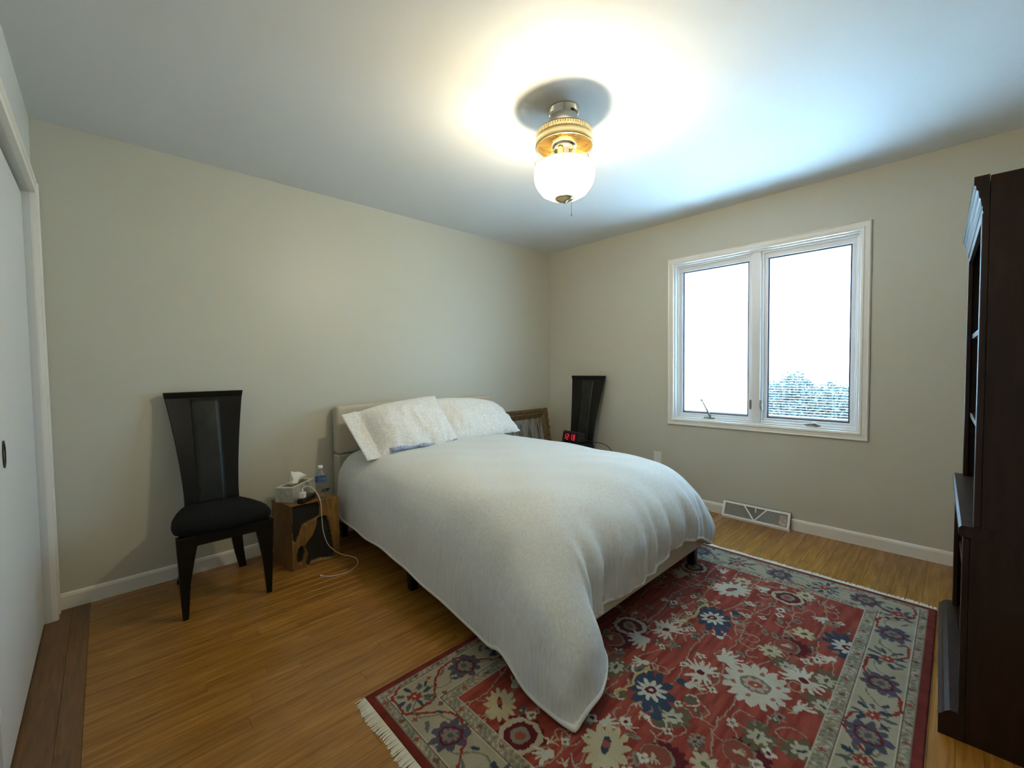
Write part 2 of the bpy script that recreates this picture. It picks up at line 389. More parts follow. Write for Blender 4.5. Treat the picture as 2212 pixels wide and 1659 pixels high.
shrub('added_hedge', 'leafy hedge added outside to darken the view through the slats low in the right pane', 6.4, -1.62, .5, 1.42, 1.62, 26000, 4, mat('evergreen_leaf', (.085, .115, .11, 1), .7, var=.25), .6)  # hedge put in to darken what shows behind the right pane's lower slats

# ------------------------------------------------------------------ floor register, outlet
rg = tag(empty('floor_register', (0, -2.082, 0)), 'white metal baseboard register with a V shaped divider under the window', 'vent')
sw = .231
def rp(t, q): return (-.060+.045*t-.004, q, .010+.112*t)       # sloped front plane: t up, q along
fr = MB()
def slab(t0, t1, q0, q1, d=.006):
    P = [rp(t0, q0), rp(t0, q1), rp(t1, q1), rp(t1, q0)]; n = (-.93*d, 0, .37*d)
    fr.loft([P, [(p[0]+n[0], p[1]+n[1], p[2]+n[2]) for p in P]])
slab(0, .13, -sw, sw); slab(.87, 1, -sw, sw); slab(.13, .87, -sw, -sw+.018); slab(.13, .87, sw-.018, sw)
for s_ in (-1, 1):
    P = [rp(.13, s_*.004-.006), rp(.13, s_*.004+.006), rp(.87, s_*.075+.006), rp(.87, s_*.075-.006)]; n = (-.0045, 0, .002)
    fr.loft([P, [(p[0]+n[0], p[1], p[2]+n[2]) for p in P]])
fr.build('face_frame', M_ventp, rg)
bx = MB(); bx.loft([[(-.001, q, .001), (-.058, q, .001), (-.058, q, .012), (-.018, q, .118), (-.001, q, .122)] for q in (-sw+.002, sw-.002)]); bx.build('box', M_ventd, rg)
MB().box(-.064, -.001, -sw, sw, 0, .009).build('bottom_flange', M_ventp, rg)
lv = MB()
for k in range(-34, 35):
    q = k*.0061
    for t0, t1 in ((.13, .87),):
        tt0 = t0
        a_ = abs(q)
        if a_ < .072: t1_ = .13+.74*max(0, (a_-.006)/.071)
        else: t1_ = t1
        if t1_ > tt0+.05:
            P = [rp(tt0, q-.0012), rp(tt0, q+.0012), rp(t1_, q+.0012), rp(t1_, q-.0012)]; lv.loft([P, [(p[0]-.003, p[1], p[2]+.0012) for p in P]])
lo = lv.build('louvre', mat('louvre_paint', (.52, .52, .48, 1), .5), rg); lo['kind'] = 'stuff'
MB().box(-.034, -.022, -.008, .002, .07, .112).build('damper_lever', M_ventp, rg, bevel=.002)
cr_ = MB(); P = []
for i in range(7):
    P.append([(rp(.16+.62*i/6, -.215+.05*j/7)[0]-.008-.010*random.random(), -.215+.05*j/7, rp(.16+.62*i/6, 0)[2]+.004*random.random()) for j in range(8)])
cr_.grid(np.array(P)).build('bent_fins', mat('bent_fin_paint', (.50, .45, .43, 1), .5), rg)

ot = tag(empty('wall_outlet', (0, -1.275, .375)), 'white outlet cover plate just above the duvet edge on the window wall', 'outlet')
MB().box(-.006, 0, -.036, .036, -.057, .057).build('cover_plate', M_whitepl, ot, bevel=.003)
for z in (-.02, .02): MB().box(-.0075, -.005, -.015, .015, z-.013, z+.013).build('socket', M_whitepl, ot, bevel=.002)

# ------------------------------------------------------------------ bookcase
bk = tag(empty('bookcase', (-1.2015, -3.320, 0), math.radians(1.25)), 'tall dark walnut bookcase with a stepped crown at the right edge', 'bookcase')
def B(x0, x1, y0, y1, z0, z1): return (x0+1.2015, x1+1.2015, y0+3.33, y1+3.33, z0, z1)
def prof_x(name, yz, x0, x1, m):
    b = MB(); b.loft([[(x+1.2015, y+3.33, z) for y, z in yz] for x in (x0, x1)])
    return b.build(name, m, bk)
xl, xr = -1.653, -.750; yb_ = -3.525; YU, YL, YP = -3.172, -3.150, -3.106
for (a_, b_) in ((xl, xl+.022), (xr-.022, xr)):
    prof_x('side_panel', [(yb_, 0), (YL-.016, 0), (YL-.016, .655), (YU-.016, .655), (YU-.016, 1.752), (yb_, 1.752)], a_, b_, M_dark)
for (a_, b_) in ((xl, xl+.045), (xr-.045, xr)):
    MB().box(*B(a_, b_, YU-.0155, YU, .690, 1.645)).build('stile', M_dark, bk, bevel=.0025)
    MB().box(*B(a_, b_, YL-.0155, YL, .088, .652)).build('stile', M_dark, bk, bevel=.0025)
MB().box(*B(xl+.022, xr-.022, yb_, yb_+.008, .05, 1.75)).build('back_panel', M_darkin, bk)
for z in (1.30, .955): MB().box(*B(xl+.022, xr-.022, yb_+.008, YU-.017, z, z+.022)).build('shelf', M_dark, bk, bevel=.002)
MB().box(*B(xl+.022, xr-.022, yb_+.008, YL-.017, .37, .392)).build('shelf', M_dark, bk, bevel=.002)
MB().box(*B(xl+.022, xr-.022, yb_+.008, YL-.017, .070, .090)).build('shelf', M_dark, bk, bevel=.002)
MB().box(*B(xl+.022, xr-.022, yb_, YU-.017, 1.730, 1.750)).build('top_panel', M_dark, bk)
prof_x('ledge', [(YU-.10, .655), (-3.146, .655), (-3.141, .660), (-3.141, .682), (-3.147, .690), (YU-.10, .690)], xl-.001, xr+.001, M_dark)
y0_ = YU-.014
prof_x('crown', [(y0_, 1.640), (YU-.003, 1.640), (YU+.000, 1.655), (YU-.001, 1.664), (YU+.002, 1.666), (YU+.004, 1.688), (YU+.007, 1.692), (YU+.009, 1.712), (YU+.013, 1.716), (YU+.014, 1.728), (YU+.018, 1.731), (YU+.018, 1.756), (y0_, 1.756)], xl-.001, xr+.001, M_dark)
prof_x('plinth', [(YL-.015, 0), (YP, 0), (YP, .062), (YP-.008, .070), (YP-.014, .078), (YP-.026, .088), (YL-.015, .088)], xl-.001, xr+.001, M_dark)

# ------------------------------------------------------------------ bed
bed = tag(empty('bed', (-1.69, -1.06, 0)), 'double bed with a beige upholstered headboard and frame on black block legs', 'bed')
def Bb(x0, x1, y0, y1, z0, z1): return (x0+1.69, x1+1.69, y0+1.06, y1+1.06, z0, z1)
hb = MB().box(*Bb(-2.403, -.970, -.125, -.03, .603, .945)).build('headboard', M_bedfab, bed, bevel=.022, seg=4)
MB().box(*Bb(-2.403, -.970, -.125, -.03, .14, .600)).build('lower_panel', M_bedfab, hb, bevel=.014, seg=4)
MB().box(*Bb(-2.418, -2.372, -2.06, -.126, .140, .345)).build('side_rail', M_bedfab, bed, bevel=.012, seg=3)
MB().box(*Bb(-1.010, -.964, -2.06, -.126, .140, .345)).build('side_rail', M_bedfab, bed, bevel=.012, seg=3)
MB().box(*Bb(-2.418, -.966, -2.108, -2.062, .140, .345)).build('foot_rail', M_bedfab, bed, bevel=.012, seg=3)
def leg4(x, y, h=.14, a=.026, b_=.020):
    m = MB(); m.loft([[(x+sx*q+1.69, y+sy*q+1.06, z) for sx, sy in ((-1, -1), (1, -1), (1, 1), (-1, 1))] for q, z in ((b_, .0085 if y < -1.62 else 0.0), (a, h))])
    return m.build('leg', M_black, bed, bevel=.003)
for (x, y) in ((-1.06, -2.045), (-2.31, -2.045), (-2.41+.012, -1.095), (-.975, -1.095), (-2.36, -.08), (-1.01, -.08), (-1.69, -1.09)): leg4(x, y, .141)
for yy in (-.55, -1.095, -1.65): MB().box(*Bb(-2.372, -1.0, yy-.03, yy+.03, .15, .19)).build('slat_support', M_dark, bed)
MB().box(*Bb(-2.355, -1.015, -1.97, -.13, .19, .545)).build('mattress', M_matt, bed, bevel=.10, seg=6)

# duvet: a draped sheet lofted through a net of control points (rows head to foot, columns left hem to right hem)
secy = {}
C = []
for (y, h0, hx, tp) in ((-.16, .225, -2.440, .645), (-.34, .192, -2.447, .652), (-.62, .180, -2.452, .655), (-.95, .170, -2.457, .655), (-1.25, .140, -2.462, .650), (-1.55, .106, -2.468, .645)):
    C.append([(hx, y, h0), (hx+.010, y, .34), (-2.405, y, .495), (-2.315, y, .600), (-2.12, y, tp-.005), (-1.72, y, tp+.008), (-1.30, y, tp), (-1.08, y, .612), (-.950, y, .49), (-.902, y, .33), (-.905, y, .17)])
C.append([(-2.468, -1.80, .066), (-2.466, -1.81, .28), (-2.415, -1.80, .46), (-2.32, -1.78, .575), (-2.13, -1.78, .632), (-1.72, -1.80, .650), (-1.32, -1.80, .636), (-1.09, -1.79, .600), (-.955, -1.78, .490), (-.898, -1.76, .33), (-.903, -1.72, .165)])
C.append([(-2.506, -1.945, .112), (-2.490, -1.96, .27), (-2.438, -1.95, .42), (-2.33, -1.94, .535), (-2.14, -1.945, .590), (-1.72, -1.96, .606), (-1.34, -1.96, .590), (-1.11, -1.955, .560), (-.965, -1.93, .450), (-.892, -1.88, .30), (-.900, -1.83, .150)])
C.append([(-2.508, -2.060, .036), (-2.500, -2.075, .215), (-2.452, -2.085, .355), (-2.335, -2.07, .455), (-2.15, -2.070, .497), (-1.74, -2.085, .512), (-1.38, -2.085, .497), (-1.14, -2.08, .470), (-.968, -2.045, .385), (-.886, -1.985, .26), (-.897, -1.91, .140)])
C.append([(-2.512, -2.160, .020), (-2.500, -2.168, .165), (-2.455, -2.182, .275), (-2.330, -2.168, .350), (-2.175, -2.128, .385), (-1.76, -2.145, .395), (-1.42, -2.145, .395), (-1.17, -2.14, .370), (-.972, -2.108, .300), (-.884, -2.04, .215), (-.903, -1.95, .125)])
C.append([(-2.516, -2.240, .018), (-2.495, -2.248, .110), (-2.430, -2.260, .180), (-2.300, -2.232, .235), (-2.190, -2.126, .285), (-1.78, -2.150, .300), (-1.44, -2.150, .325), (-1.19, -2.155, .295), (-.980, -2.138, .215), (-.892, -2.07, .150), (-.918, -1.98, .115)])
C.append([(-2.512, -2.288, .018), (-2.440, -2.290, .050), (-2.340, -2.275, .060), (-2.240, -2.230, .100), (-2.175, -2.126, .185), (-1.80, -2.137, .205), (-1.45, -2.140, .268), (-1.20, -2.150, .235), (-1.010, -2.135, .150), (-.935, -2.065, .112), (-.945, -1.97, .108)])
C = np.array(C)
NU, NV = 150, 170
G = spline(C, NV); G = spline(G.transpose(1, 0, 2), NU).transpose(1, 0, 2)      # NV x NU x 3
du = np.gradient(G, axis=1); dv = np.gradient(G, axis=0); N = np.cross(du, dv); N /= np.linalg.norm(N, axis=2, keepdims=True)+1e-9
N *= np.sign(N[NV//3, NU//2, 2])
X, Y, Z = G[..., 0], G[..., 1], G[..., 2]
vv, uu = np.meshgrid(np.linspace(0, 1, NV), np.linspace(0, 1, NU), indexing='ij')
sm = lambda a, b, x: np.clip((x-a)/(b-a), 0, 1)**2*(3-2*np.clip((x-a)/(b-a), 0, 1))
footm = sm(.62, .84, vv)*sm(.30, .42, uu)*(1-.3*sm(.85, 1, vv))
wr_ = footm*1.35*(.0085*np.sin(X*47+1.2*np.sin(X*11)+2*Z)+.005*np.sin(X*93+3*np.sin(X*19))+.012*(.35-np.abs(np.sin(X*26+2.2*np.sin(X*8)+.6*Z))))*(1-sm(.2, .62, Z)*.75)
wr_ += .004*np.sin(X*6+Y*5+1)*sm(.5, .62, Z)+.003*np.sin(X*13-Y*9)+.0022*np.sin(X*21+Y*17+2)
sidem = (1-sm(.12, .30, uu))
wr_ += sidem*(.005*np.sin(Y*9+.6)+.003*np.sin(Y*19+Z*6))*(1-sm(.45, .6, Z))
G = G+N*wr_[..., None]
G[..., 2] = np.maximum(G[..., 2], .022)
duv = MB().grid(G).build('duvet', M_linen, smooth=True)
tag(duv, 'pale blue grey linen duvet draped over the bed with one corner on the rug', 'duvet')
so = duv.modifiers.new('thick', 'SOLIDIFY'); so.thickness = .012; so.offset = 0
edge = [G[i, 0] for i in range(0, NV, 2)]+[G[-1, j] for j in range(0, NU, 2)]
MB().tube([Vector(p) for p in edge], .0105, 8).build('piping', M_piping, duv, smooth=True)

# pillows
def pillow(TL, TR, BL, BR, thick, name, label, flap=0., seed=0, hump=.02):
    r = np.random.default_rng(seed); nu, nv = 64, 44
    u = np.linspace(0, 1, nu); v = np.linspace(0, 1, nv); U, V = np.meshgrid(u, v)
    TL, TR, BL, BR = map(np.array, (TL, TR, BL, BR))
    P = ((1-U)*V)[..., None]*TL+(U*V)[..., None]*TR+((1-U)*(1-V))[..., None]*BL+(U*(1-V))[..., None]*BR
    n = np.cross(TR-BL, TL-BR); n /= np.linalg.norm(n)
    if n[1] > 0: n = -n
    a = np.clip((U-flap)/(1-flap), 0, 1); a = 2*a-1; b_ = 2*V-1
    T = np.clip(1-np.abs(a)**3.6, 0, 1)**.7*np.clip(1-np.abs(b_)**2.6, 0, 1)**.7
    up = (TL+TR-BL-BR); up = up/np.linalg.norm(up); rt = (TR-TL); rt = rt/np.linalg.norm(rt)
    P = P+(up*hump)[None, None]*(np.clip(1-a**2, 0, 1)*(V**2))[..., None]-(up*.012)[None, None]*(np.clip(1-a**2, 0, 1)*((1-V)**2))[..., None]
    # pinch creases that run in from the edges
    def vn(fu, fv):
        g = r.random((int(fu)+3, int(fv)+3)); x, y = U*fu, V*fv; i, j = x.astype(int), y.astype(int); a1, b1 = x-i, y-j
        a1 = a1*a1*(3-2*a1); b1 = b1*b1*(3-2*b1)
        return (g[i, j]*(1-a1)+g[i+1, j]*a1)*(1-b1)+(g[i, j+1]*(1-a1)+g[i+1, j+1]*a1)*b1-.5
    w = .020*vn(24, 3)*np.exp(-(V/.26)**2)+.014*vn(4, 15)*np.exp(-((1-U)/.18)**2)+.020*vn(5, 4)*T+.012*vn(11, 8)*T-.022*np.abs(vn(9, 5))*T-.014*np.abs(vn(16, 4))*T*(1-V)
    if flap: w = w+.010*np.exp(-((U-flap*.9)/.05)**2)*np.sin(V*7+1)-.012*np.exp(-((U-flap*1.1)/.035)**2)
    m = MB(); th = .004+thick*T
    m.grid(P+n*(th*.72+w)[..., None]); m.grid((P-n*(th*.28)[..., None])[::-1])
    b0 = nu*nv
    ring = [(0, j) for j in range(nu)]+[(i, nu-1) for i in range(1, nv)]+[(nv-1, j) for j in range(nu-2, -1, -1)]+[(i, 0) for i in range(nv-2, 0, -1)]
    for k in range(len(ring)):
        (i, j), (i2, j2) = ring[k], ring[(k+1) % len(ring)]
        m.f.append((i*nu+j, i2*nu+j2, b0+(nv-1-i2)*nu+j2, b0+(nv-1-i)*nu+j))
    o = m.build(name, M_pillow, smooth=True)
    tag(o, label, 'pillow', 'pillows against the headboard')
    # stitched hem edge of the case
    return o
pillow((-2.418, -.235, .893), (-1.668, -.235, .982), (-2.372, -.520, .612), (-1.690, -.560, .668), .15, 'pillow', 'left white pillow, its open pillowcase end sticking out past the headboard edge', .15, 1, .012)
pillow((-1.700, -.210, .955), (-1.015, -.215, .885), (-1.690, -.500, .672), (-.985, -.520, .655), .14, 'pillow', 'right white pillow, tucked behind the left one and nearest the window', 0, 5, .022)
# a strip of blue printed sheet under the left pillow
sx = np.linspace(-2.22, -1.70, 60); Pp = []
for k, (dy, dz) in enumerate(((.10, .022), (.02, .024), (-.006, .016), (-.012, .002), (.004, -.004))):
    Pp.append([(x, -.560+dy+.012*math.sin(x*23)+.02*(x+1.7),   .664+dz*.75+.005*math.sin(x*41+k)) for x in sx])
sh = MB().grid(np.array(Pp)).build('flat_sheet', mat('blue_printed_sheet', (.30, .36, .50, 1), .9, var=.45, vscale=60), smooth=True)
tag(sh, 'rumpled edge of a blue printed sheet showing under the left pillow', 'sheet')
sh.modifiers.new('thick', 'SOLIDIFY').thickness = .004

# ------------------------------------------------------------------ black dining chairs
def make_chair():
    c = empty('dining_chair', (0, 0, 0))
    # local frame: width along x, seat front at -y, back at y=0 side
    def yb(z): return -.205+.150*((z-.36)/.72)**1.25 if z > .36 else -.205+.10*((.36-z)/.36)**1.4
    def hw(z): return .128+.064*max(0, (z-.44)/.64)**1.6 + (.012*((.52-z)/.16)**2 if z < .52 else 0)
    zs = np.linspace(.36, 1.052, 26); nx = 15
    pf = []; pb = []
    for z in zs:
        row_f = []; row_b = []
        for i in range(nx):
            t = -1+2*i/(nx-1); x = t*hw(z); yy = yb(z)+.012*(1-t*t)
            row_f.append((x, yy-.012, z)); row_b.append((x, yy+.012, z))
        pf.append(row_f); pb.append(row_b)
    m = MB(); m.loft([list(f)+list(reversed(b_)) for f, b_ in zip(pf, pb)])
    m.build('backrest', M_black, c, bevel=.003)
    # slab like top rail
    m = MB(); rings = []
    for i in range(nx):
        t = -1+2*i/(nx-1)
        y0 = yb(1.06)+.012*(1-t*t)
        rings.append([(t*hw(1.05)*1.0, y0-.016, 1.048), (t*hw(1.085), y0-.020, 1.083), (t*hw(1.085), y0+.014, 1.083), (t*hw(1.05), y0+.014, 1.048)])
    m.loft(rings); m.build('top_rail', M_black, c, bevel=.003)
    m = MB(); rings = []
    for z in np.linspace(.44, 1.040, 24):
        y0 = yb(z)+.010
        ww = .066+.004*(z-.44)
        rings.append([(x, y0-.012-.0030-.010*(1-(x/hw(z))**2)*.0-.012*(-(x/hw(z))**2), z) for x in np.linspace(-ww, ww, 7)])
    m.loft(rings, cap=False, closed=False)
    po = m.build('back_panel', M_panel, c, smooth=True); po['label'] = 'dark grey marbled centre panel of the backrest'
    sol = po.modifiers.new('t', 'SOLIDIFY'); sol.thickness = .004; sol.offset = 0
    # seat cushion: wide rounded front, narrow back
    def outline(k):
        pts = [(-.135, -.185), (-.150, -.20), (-.185, -.30), (-.208, -.40), (-.216, -.48), (-.212, -.545), (-.185, -.592), (-.12, -.612), (0, -.620)]
        full = pts+[(-x, y) for x, y in reversed(pts[:-1])]
        cx, cy = 0, -.40
        return [(cx+(x-cx)*k, cy+(y-cy)*k) for x, y in full]
    rings = []
    for k, z in ((.93, .402), (.985, .410), (1.0, .425), (.99, .440), (.955, .452), (.88, .461), (.7, .469), (.4, .474), (.1, .475)):
        rings.append([(x, y, z) for x, y in outline(k)])
    m = MB(); m.loft(rings); m.build('seat', M_blackfab, c, smooth=True)
    # aprons
    m = MB(); n = 14; rings = []
    for i in range(n+1):
        t = -1+2*i/n; zb = .352-.0*abs(t)
        rings.append([(t*.19, -.598, .404), (t*.19, -.598, zb), (t*.19, -.572, zb), (t*.19, -.572, .404)])
    m.loft(rings); m.build('apron', M_black, c, bevel=.003)
    for s in (-1, 1):
        m = MB(); m.loft([[(s*.20, -.585, .404), (s*.20, -.585, .355), (s*.18, -.585, .355), (s*.18, -.585, .404)], [(s*.135, -.215, .404), (s*.135, -.215, .34), (s*.115, -.215, .34), (s*.115, -.215, .404)]]); m.build('apron', M_black, c)
    # front legs: wide at the top on the inside, tapering to small feet
    for s in (-1, 1):
        rings = []
        for z, xo, xi in ((.404, .209, .105), (.372, .208, .118), (.345, .207, .128), (.28, .204, .140), (.17, .200, .158), (.0, .193, .170)):
            y0, y1 = -.600+.010*(1-z/.404), -.560-.0*(1-z/.404)
            rings.append([(s*xi, y0, z), (s*xo, y0, z), (s*xo, y1-.006*(1-z/.4), z), (s*xi, y1-.006*(1-z/.4), z)])
        m = MB(); m.loft(rings); m.build('leg', M_black, c, bevel=.003)
    # rear legs sweep out and back from the waist of the backrest
    for s in (-1, 1):
        rings = []
        for z, xc, w_ in ((.44, .108, .030), (.36, .108, .030), (.28, .110, .029), (.20, .116, .027), (.12, .128, .024), (.05, .142, .021), (0, .152, .019)):
            y0 = yb(z) if z < .36 else -.205
            rings.append([(s*(xc-w_), y0-.016, z), (s*(xc+w_), y0-.016, z), (s*(xc+w_), y0+.016, z), (s*(xc-w_), y0+.016, z)])
        m = MB(); m.loft(rings); m.build('leg', M_black, c, bevel=.003)
    return c
def copy_thing(o):
    c = o.copy(); COL.objects.link(c)
    for ch in o.children:
        d = ch.copy(); COL.objects.link(d); d.parent = c
        for g in ch.children:
            e = g.copy(); COL.objects.link(e); e.parent = d
    return c
bpy.context.view_layer.update()
ch1 = make_chair(); ch1.location = (-3.148, .012, 0)
tag(ch1, 'black high back dining chair standing by the wall near the closet door', 'chair', 'black high back dining chairs')
ch2 = copy_thing(ch1); ch2.location = (-.035, -.588, 0); ch2.rotation_euler = (0, 0, -PI/2+math.radians(3)); ch2.scale = (1, 1, 1.027)
tag(ch2, 'black high back dining chair in the corner behind the bed holding the clock', 'chair', 'black high back dining chairs')

# ------------------------------------------------------------------ wooden block side table
sto = tag(empty('side_table', (-2.66, -.28, 0)), 'side table made of a solid wood block with blackened hollows, left of the bed', 'side table')
FL = np.array([-2.800, -.412]); FR = np.array([-2.520, -.408]); BLk = np.array([-2.842, -.165]); BRk = np.array([-2.555, -.150]); ST = .392
def inpoly(px, py, poly):
    c = False; n = len(poly)
    for i in range(n):
        x1, y1 = poly[i]; x2, y2 = poly[(i+1) % n]
        if (y1 > py) != (y2 > py) and px < (x2-x1)*(py-y1)/(y2-y1)+x1: c = not c
    return c
PA = [(402, 655), (560, 615), (700, 590), (725, 640), (720, 750), (610, 810), (520, 860), (480, 980), (450, 1060), (425, 1050), (410, 900)]
PB = [(700, 770), (800, 750), (840, 830), (860, 930), (890, 1120), (905, 1222), (760, 1245), (640, 1280), (600, 1340), (580, 1290), (605, 1200), (560, 1100), (600, 1050), (650, 980), (690, 870)]
PCq = [(515+36*math.cos(q)+8*math.sin(q), 1205-100*math.sin(q)) for q in np.linspace(0, 2*PI, 24, endpoint=False)]
na, nb = 70, 96
mask = np.zeros((nb, na), bool)
for j in range(nb):
    for i in range(na):
        a_, b_ = i/(na-1), j/(nb-1)
        lx = 440+(385-440)*b_; ly = 1400+(645-1400)*b_; rx = 965+(955-965)*b_; ry = 1225+(520-1225)*b_
        qx, qy = lx+(rx-lx)*a_, ly+(ry-ly)*a_
        mask[j, i] = inpoly(qx, qy, PA) or inpoly(qx, qy, PB) or inpoly(qx, qy, PCq)
dep = mask.astype(float)
for _ in range(3):
    p_ = np.pad(dep, 1, mode='edge'); dep = (p_[:-2, 1:-1]+p_[2:, 1:-1]+p_[1:-1, :-2]+p_[1:-1, 2:]+4*p_[1:-1, 1:-1])/8
FP = np.zeros((nb, na, 3))
for j in range(nb):
    for i in range(na):
        a_, b_ = i/(na-1), j/(nb-1); p = FL*(1-a_)+FR*a_
        wob = .0025*math.sin(b_*9+1)*(1-(2*a_-1)**4)+.002*math.sin(a_*14+b_*5)
        FP[j, i] = (p[0], p[1]+wob+.020*dep[j, i], ST*b_)
FP[..., 0] += 2.66; FP[..., 1] += .28
wood_m, char_m = MB(), MB()
for m_, keep in ((wood_m, False), (char_m, True)):
    m_.v = [tuple(map(float, p)) for p in FP.reshape(-1, 3)]
    for j in range(nb-1):
        for i in range(na-1):
            mk = mask[j:j+2, i:i+2].sum() >= 3
            if mk == keep: m_.f.append((j*na+i, j*na+i+1, (j+1)*na+i+1, (j+1)*na+i))
b0 = len(wood_m.v)
o2 = lambda p, z: (p[0]+2.66, p[1]+.28, z)
# top, sides, back joined to the front edge rows
nt_ = 8
wood_m.v += [o2(BLk, 0), o2(BRk, 0), o2(BRk, ST), o2(BLk, ST)]
wood_m.f.append(tuple((nb-1)*na+i for i in range(na))+(b0+2, b0+3))
wood_m.f.append(tuple(i for i in reversed(range(na)))+(b0, b0+1))
wood_m.f.append(tuple(j*na for j in range(nb))+(b0+3, b0))
wood_m.f.append(tuple(j*na+na-1 for j in reversed(range(nb)))+(b0+1, b0+2))
wood_m.f.append((b0, b0+3, b0+2, b0+1))
wood_m.build('block', M_stump, sto)
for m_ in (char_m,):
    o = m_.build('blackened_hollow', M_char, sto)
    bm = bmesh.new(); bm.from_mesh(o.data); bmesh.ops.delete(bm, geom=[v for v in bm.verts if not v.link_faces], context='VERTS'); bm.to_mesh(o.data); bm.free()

# tissue box
tdir = Vector((.205, .175, 0)).normalized(); ang = math.atan2(tdir.y, tdir.x)
tb = tag(empty('tissue_box', (-2.712, -.215, ST+.0005), ang), 'grey patterned tissue box with a white tissue pulled up, on the wooden block table', 'tissue box')
hl, hw_, hh = .122, .058, .090
m = MB(); m.box(-hl, hl, -hw_, hw_, 0, hh-.002)
M_box = mat('tissue_carton', (.44, .44, .39, 1), .7, var=.32, vscale=26, detail=4)
m.build('carton', M_box, tb, bevel=.002)
m = MB(); m.frame('z', 0, 1, 0, 1, 0, 1, .1) if False else None
tp = MB()
for (x0, x1, y0, y1) in ((-hl, -hl+.03, -hw_, hw_), (hl-.03, hl, -hw_, hw_), (-hl+.03, hl-.03, -hw_, -hw_+.022), (-hl+.03, hl-.03, hw_-.022, hw_)): tp.box(x0, x1, y0, y1, hh-.002, hh)
tp.build('top_panel', mat('carton_top', (.56, .54, .46, 1), .7, var=.15, vscale=30), tb)
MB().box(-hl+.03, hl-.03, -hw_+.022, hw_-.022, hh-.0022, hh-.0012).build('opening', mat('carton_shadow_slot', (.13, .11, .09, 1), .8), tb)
P = []
for i in range(13):
    t = i/12; row_ = []
    for j in range(13):
        s = -1+2*j/12
        x = -.03+s*(.028+.035*t)-.012*t; yy = .016*math.sin(s*4+t*2)*(.4+t)+.006*math.sin(7*s)
        z = hh+.062*t*(1-.55*abs(s)**1.3)+.004*math.sin(s*9)
        if s > .2: z = hh+.062*t*(.75-.55*s)+.01*t; x += .035*(s-.2)*t
        row_.append((-.03-(x+.02)*1.35, yy*1.3, hh+(z-hh)*1.3-.006))
    P.append(row_)
ts = MB().grid(np.array(P)).build('tissue', M_tissue, tb, smooth=True)
ts.modifiers.new('t', 'SOLIDIFY').thickness = .0012

# black power bank and white adapter
pb_ = tag(empty('power_bank', (-2.694, -.352, ST+.0005), ang), 'small black slab lying between the tissue box and the table edge', 'power bank')
MB().box(-.068, .068, -.021, .021, 0, .030).build('case', M_blackpl, pb_, bevel=.005, seg=3)
MB().box(-.0685, -.067, -.006, .006, .011, .018).build('port', M_blackpl, pb_)
ad = tag(empty('charger_adapter', (-2.722, -.377, ST+.031), ang+.25), 'white cube charger adapter standing upright on the black slab', 'charger')
MB().box(-.017, .017, -.015, .015, 0, .034).build('cube_body', M_whitepl, ad, bevel=.004, seg=3)
MB().box(-.0065, .0065, -.004, .004, .034, .0365).build('usb_port', M_greymetal, ad)
cpts = [(-2.722, -.377, ST+.068), (-2.722, -.377, ST+.086), (-2.712, -.382, ST+.098), (-2.690, -.395, ST+.099), (-2.665, -.412, ST+.075), (-2.645, -.424, ST+.030), (-2.636, -.432, ST-.02), (-2.634, -.432, .30), (-2.627, -.434, .20), (-2.605, -.440, .120), (-2.560, -.430, .060), (-2.510, -.425, .018), (-2.470, -.455, .0040), (-2.458, -.510, .0035), (-2.480, -.585, .0035), (-2.540, -.640, .0035), (-2.600, -.655, .0035), (-2.660, -.635, .0035), (-2.695, -.598, .0035)]
cab = MB().tube(list(map(tuple, spline(np.array(cpts), 140))), .0019, 8).build('charging_cable', M_whitepl, smooth=True)
tag(cab, 'thin white charging cable hanging from the adapter down to the floor', 'cable')
MB().tube([(-2.695, -.598, .0045), (-2.704, -.582, .0045)], .0042, 8).build('connector', M_whitepl, cab)
MB().box(-2.7255, -2.7185, -.380, -.374, ST+.0665, ST+.085).build('plug', M_whitepl, cab, bevel=.001)
# dark plug behind the bottle
bp = tag(empty('black_plug', (-2.535, -.225, ST+.0005), .5), 'small black plug lying at the back of the wooden table behind the bottle', 'plug')
MB().box(-.022, .022, -.014, .014, 0, .018).build('plug_body', M_blackpl, bp, bevel=.004)
MB().tube([(.022, 0, .009), (.045, .002, .008), (.06, .02, .006)], .003, 6).build('plug_cord', M_blackpl, bp)
# water bottle
wb = tag(empty('water_bottle', (-2.606, -.352, ST+.0005)), 'clear plastic water bottle with a blue label on the wooden block table', 'bottle')
prof = [(.001, .001), (.024, .001), (.031, .004), (.033, .012), (.0318, .020), (.033, .028), (.0315, .036), (.0328, .044), (.0305, .054), (.0312, .062), (.0298, .070), (.031, .080), (.0325, .092), (.033, .102), (.033, .135), (.0328, .142), (.030, .152), (.022, .166), (.0135, .176), (.0125, .188), (.0125, .192)]
MB().lathe(prof, n=36).build('bottle_body', M_pet, wb, smooth=True)
lm = mat('bottle_label', (.05, .12, .28, 1), .4, var=.9, vscale=38, stretch=(1, 1, 1.6))
MB().lathe([(.0334, .104), (.0336, .106), (.0336, .132), (.0334, .134)], n=36).build('label', lm, wb, smooth=True)
MB().lathe([(0, .190), (.0145, .190), (.0148, .192), (.0148, .203), (.0135, .205), (0, .205)], n=30).build('cap', M_whitepl, wb)

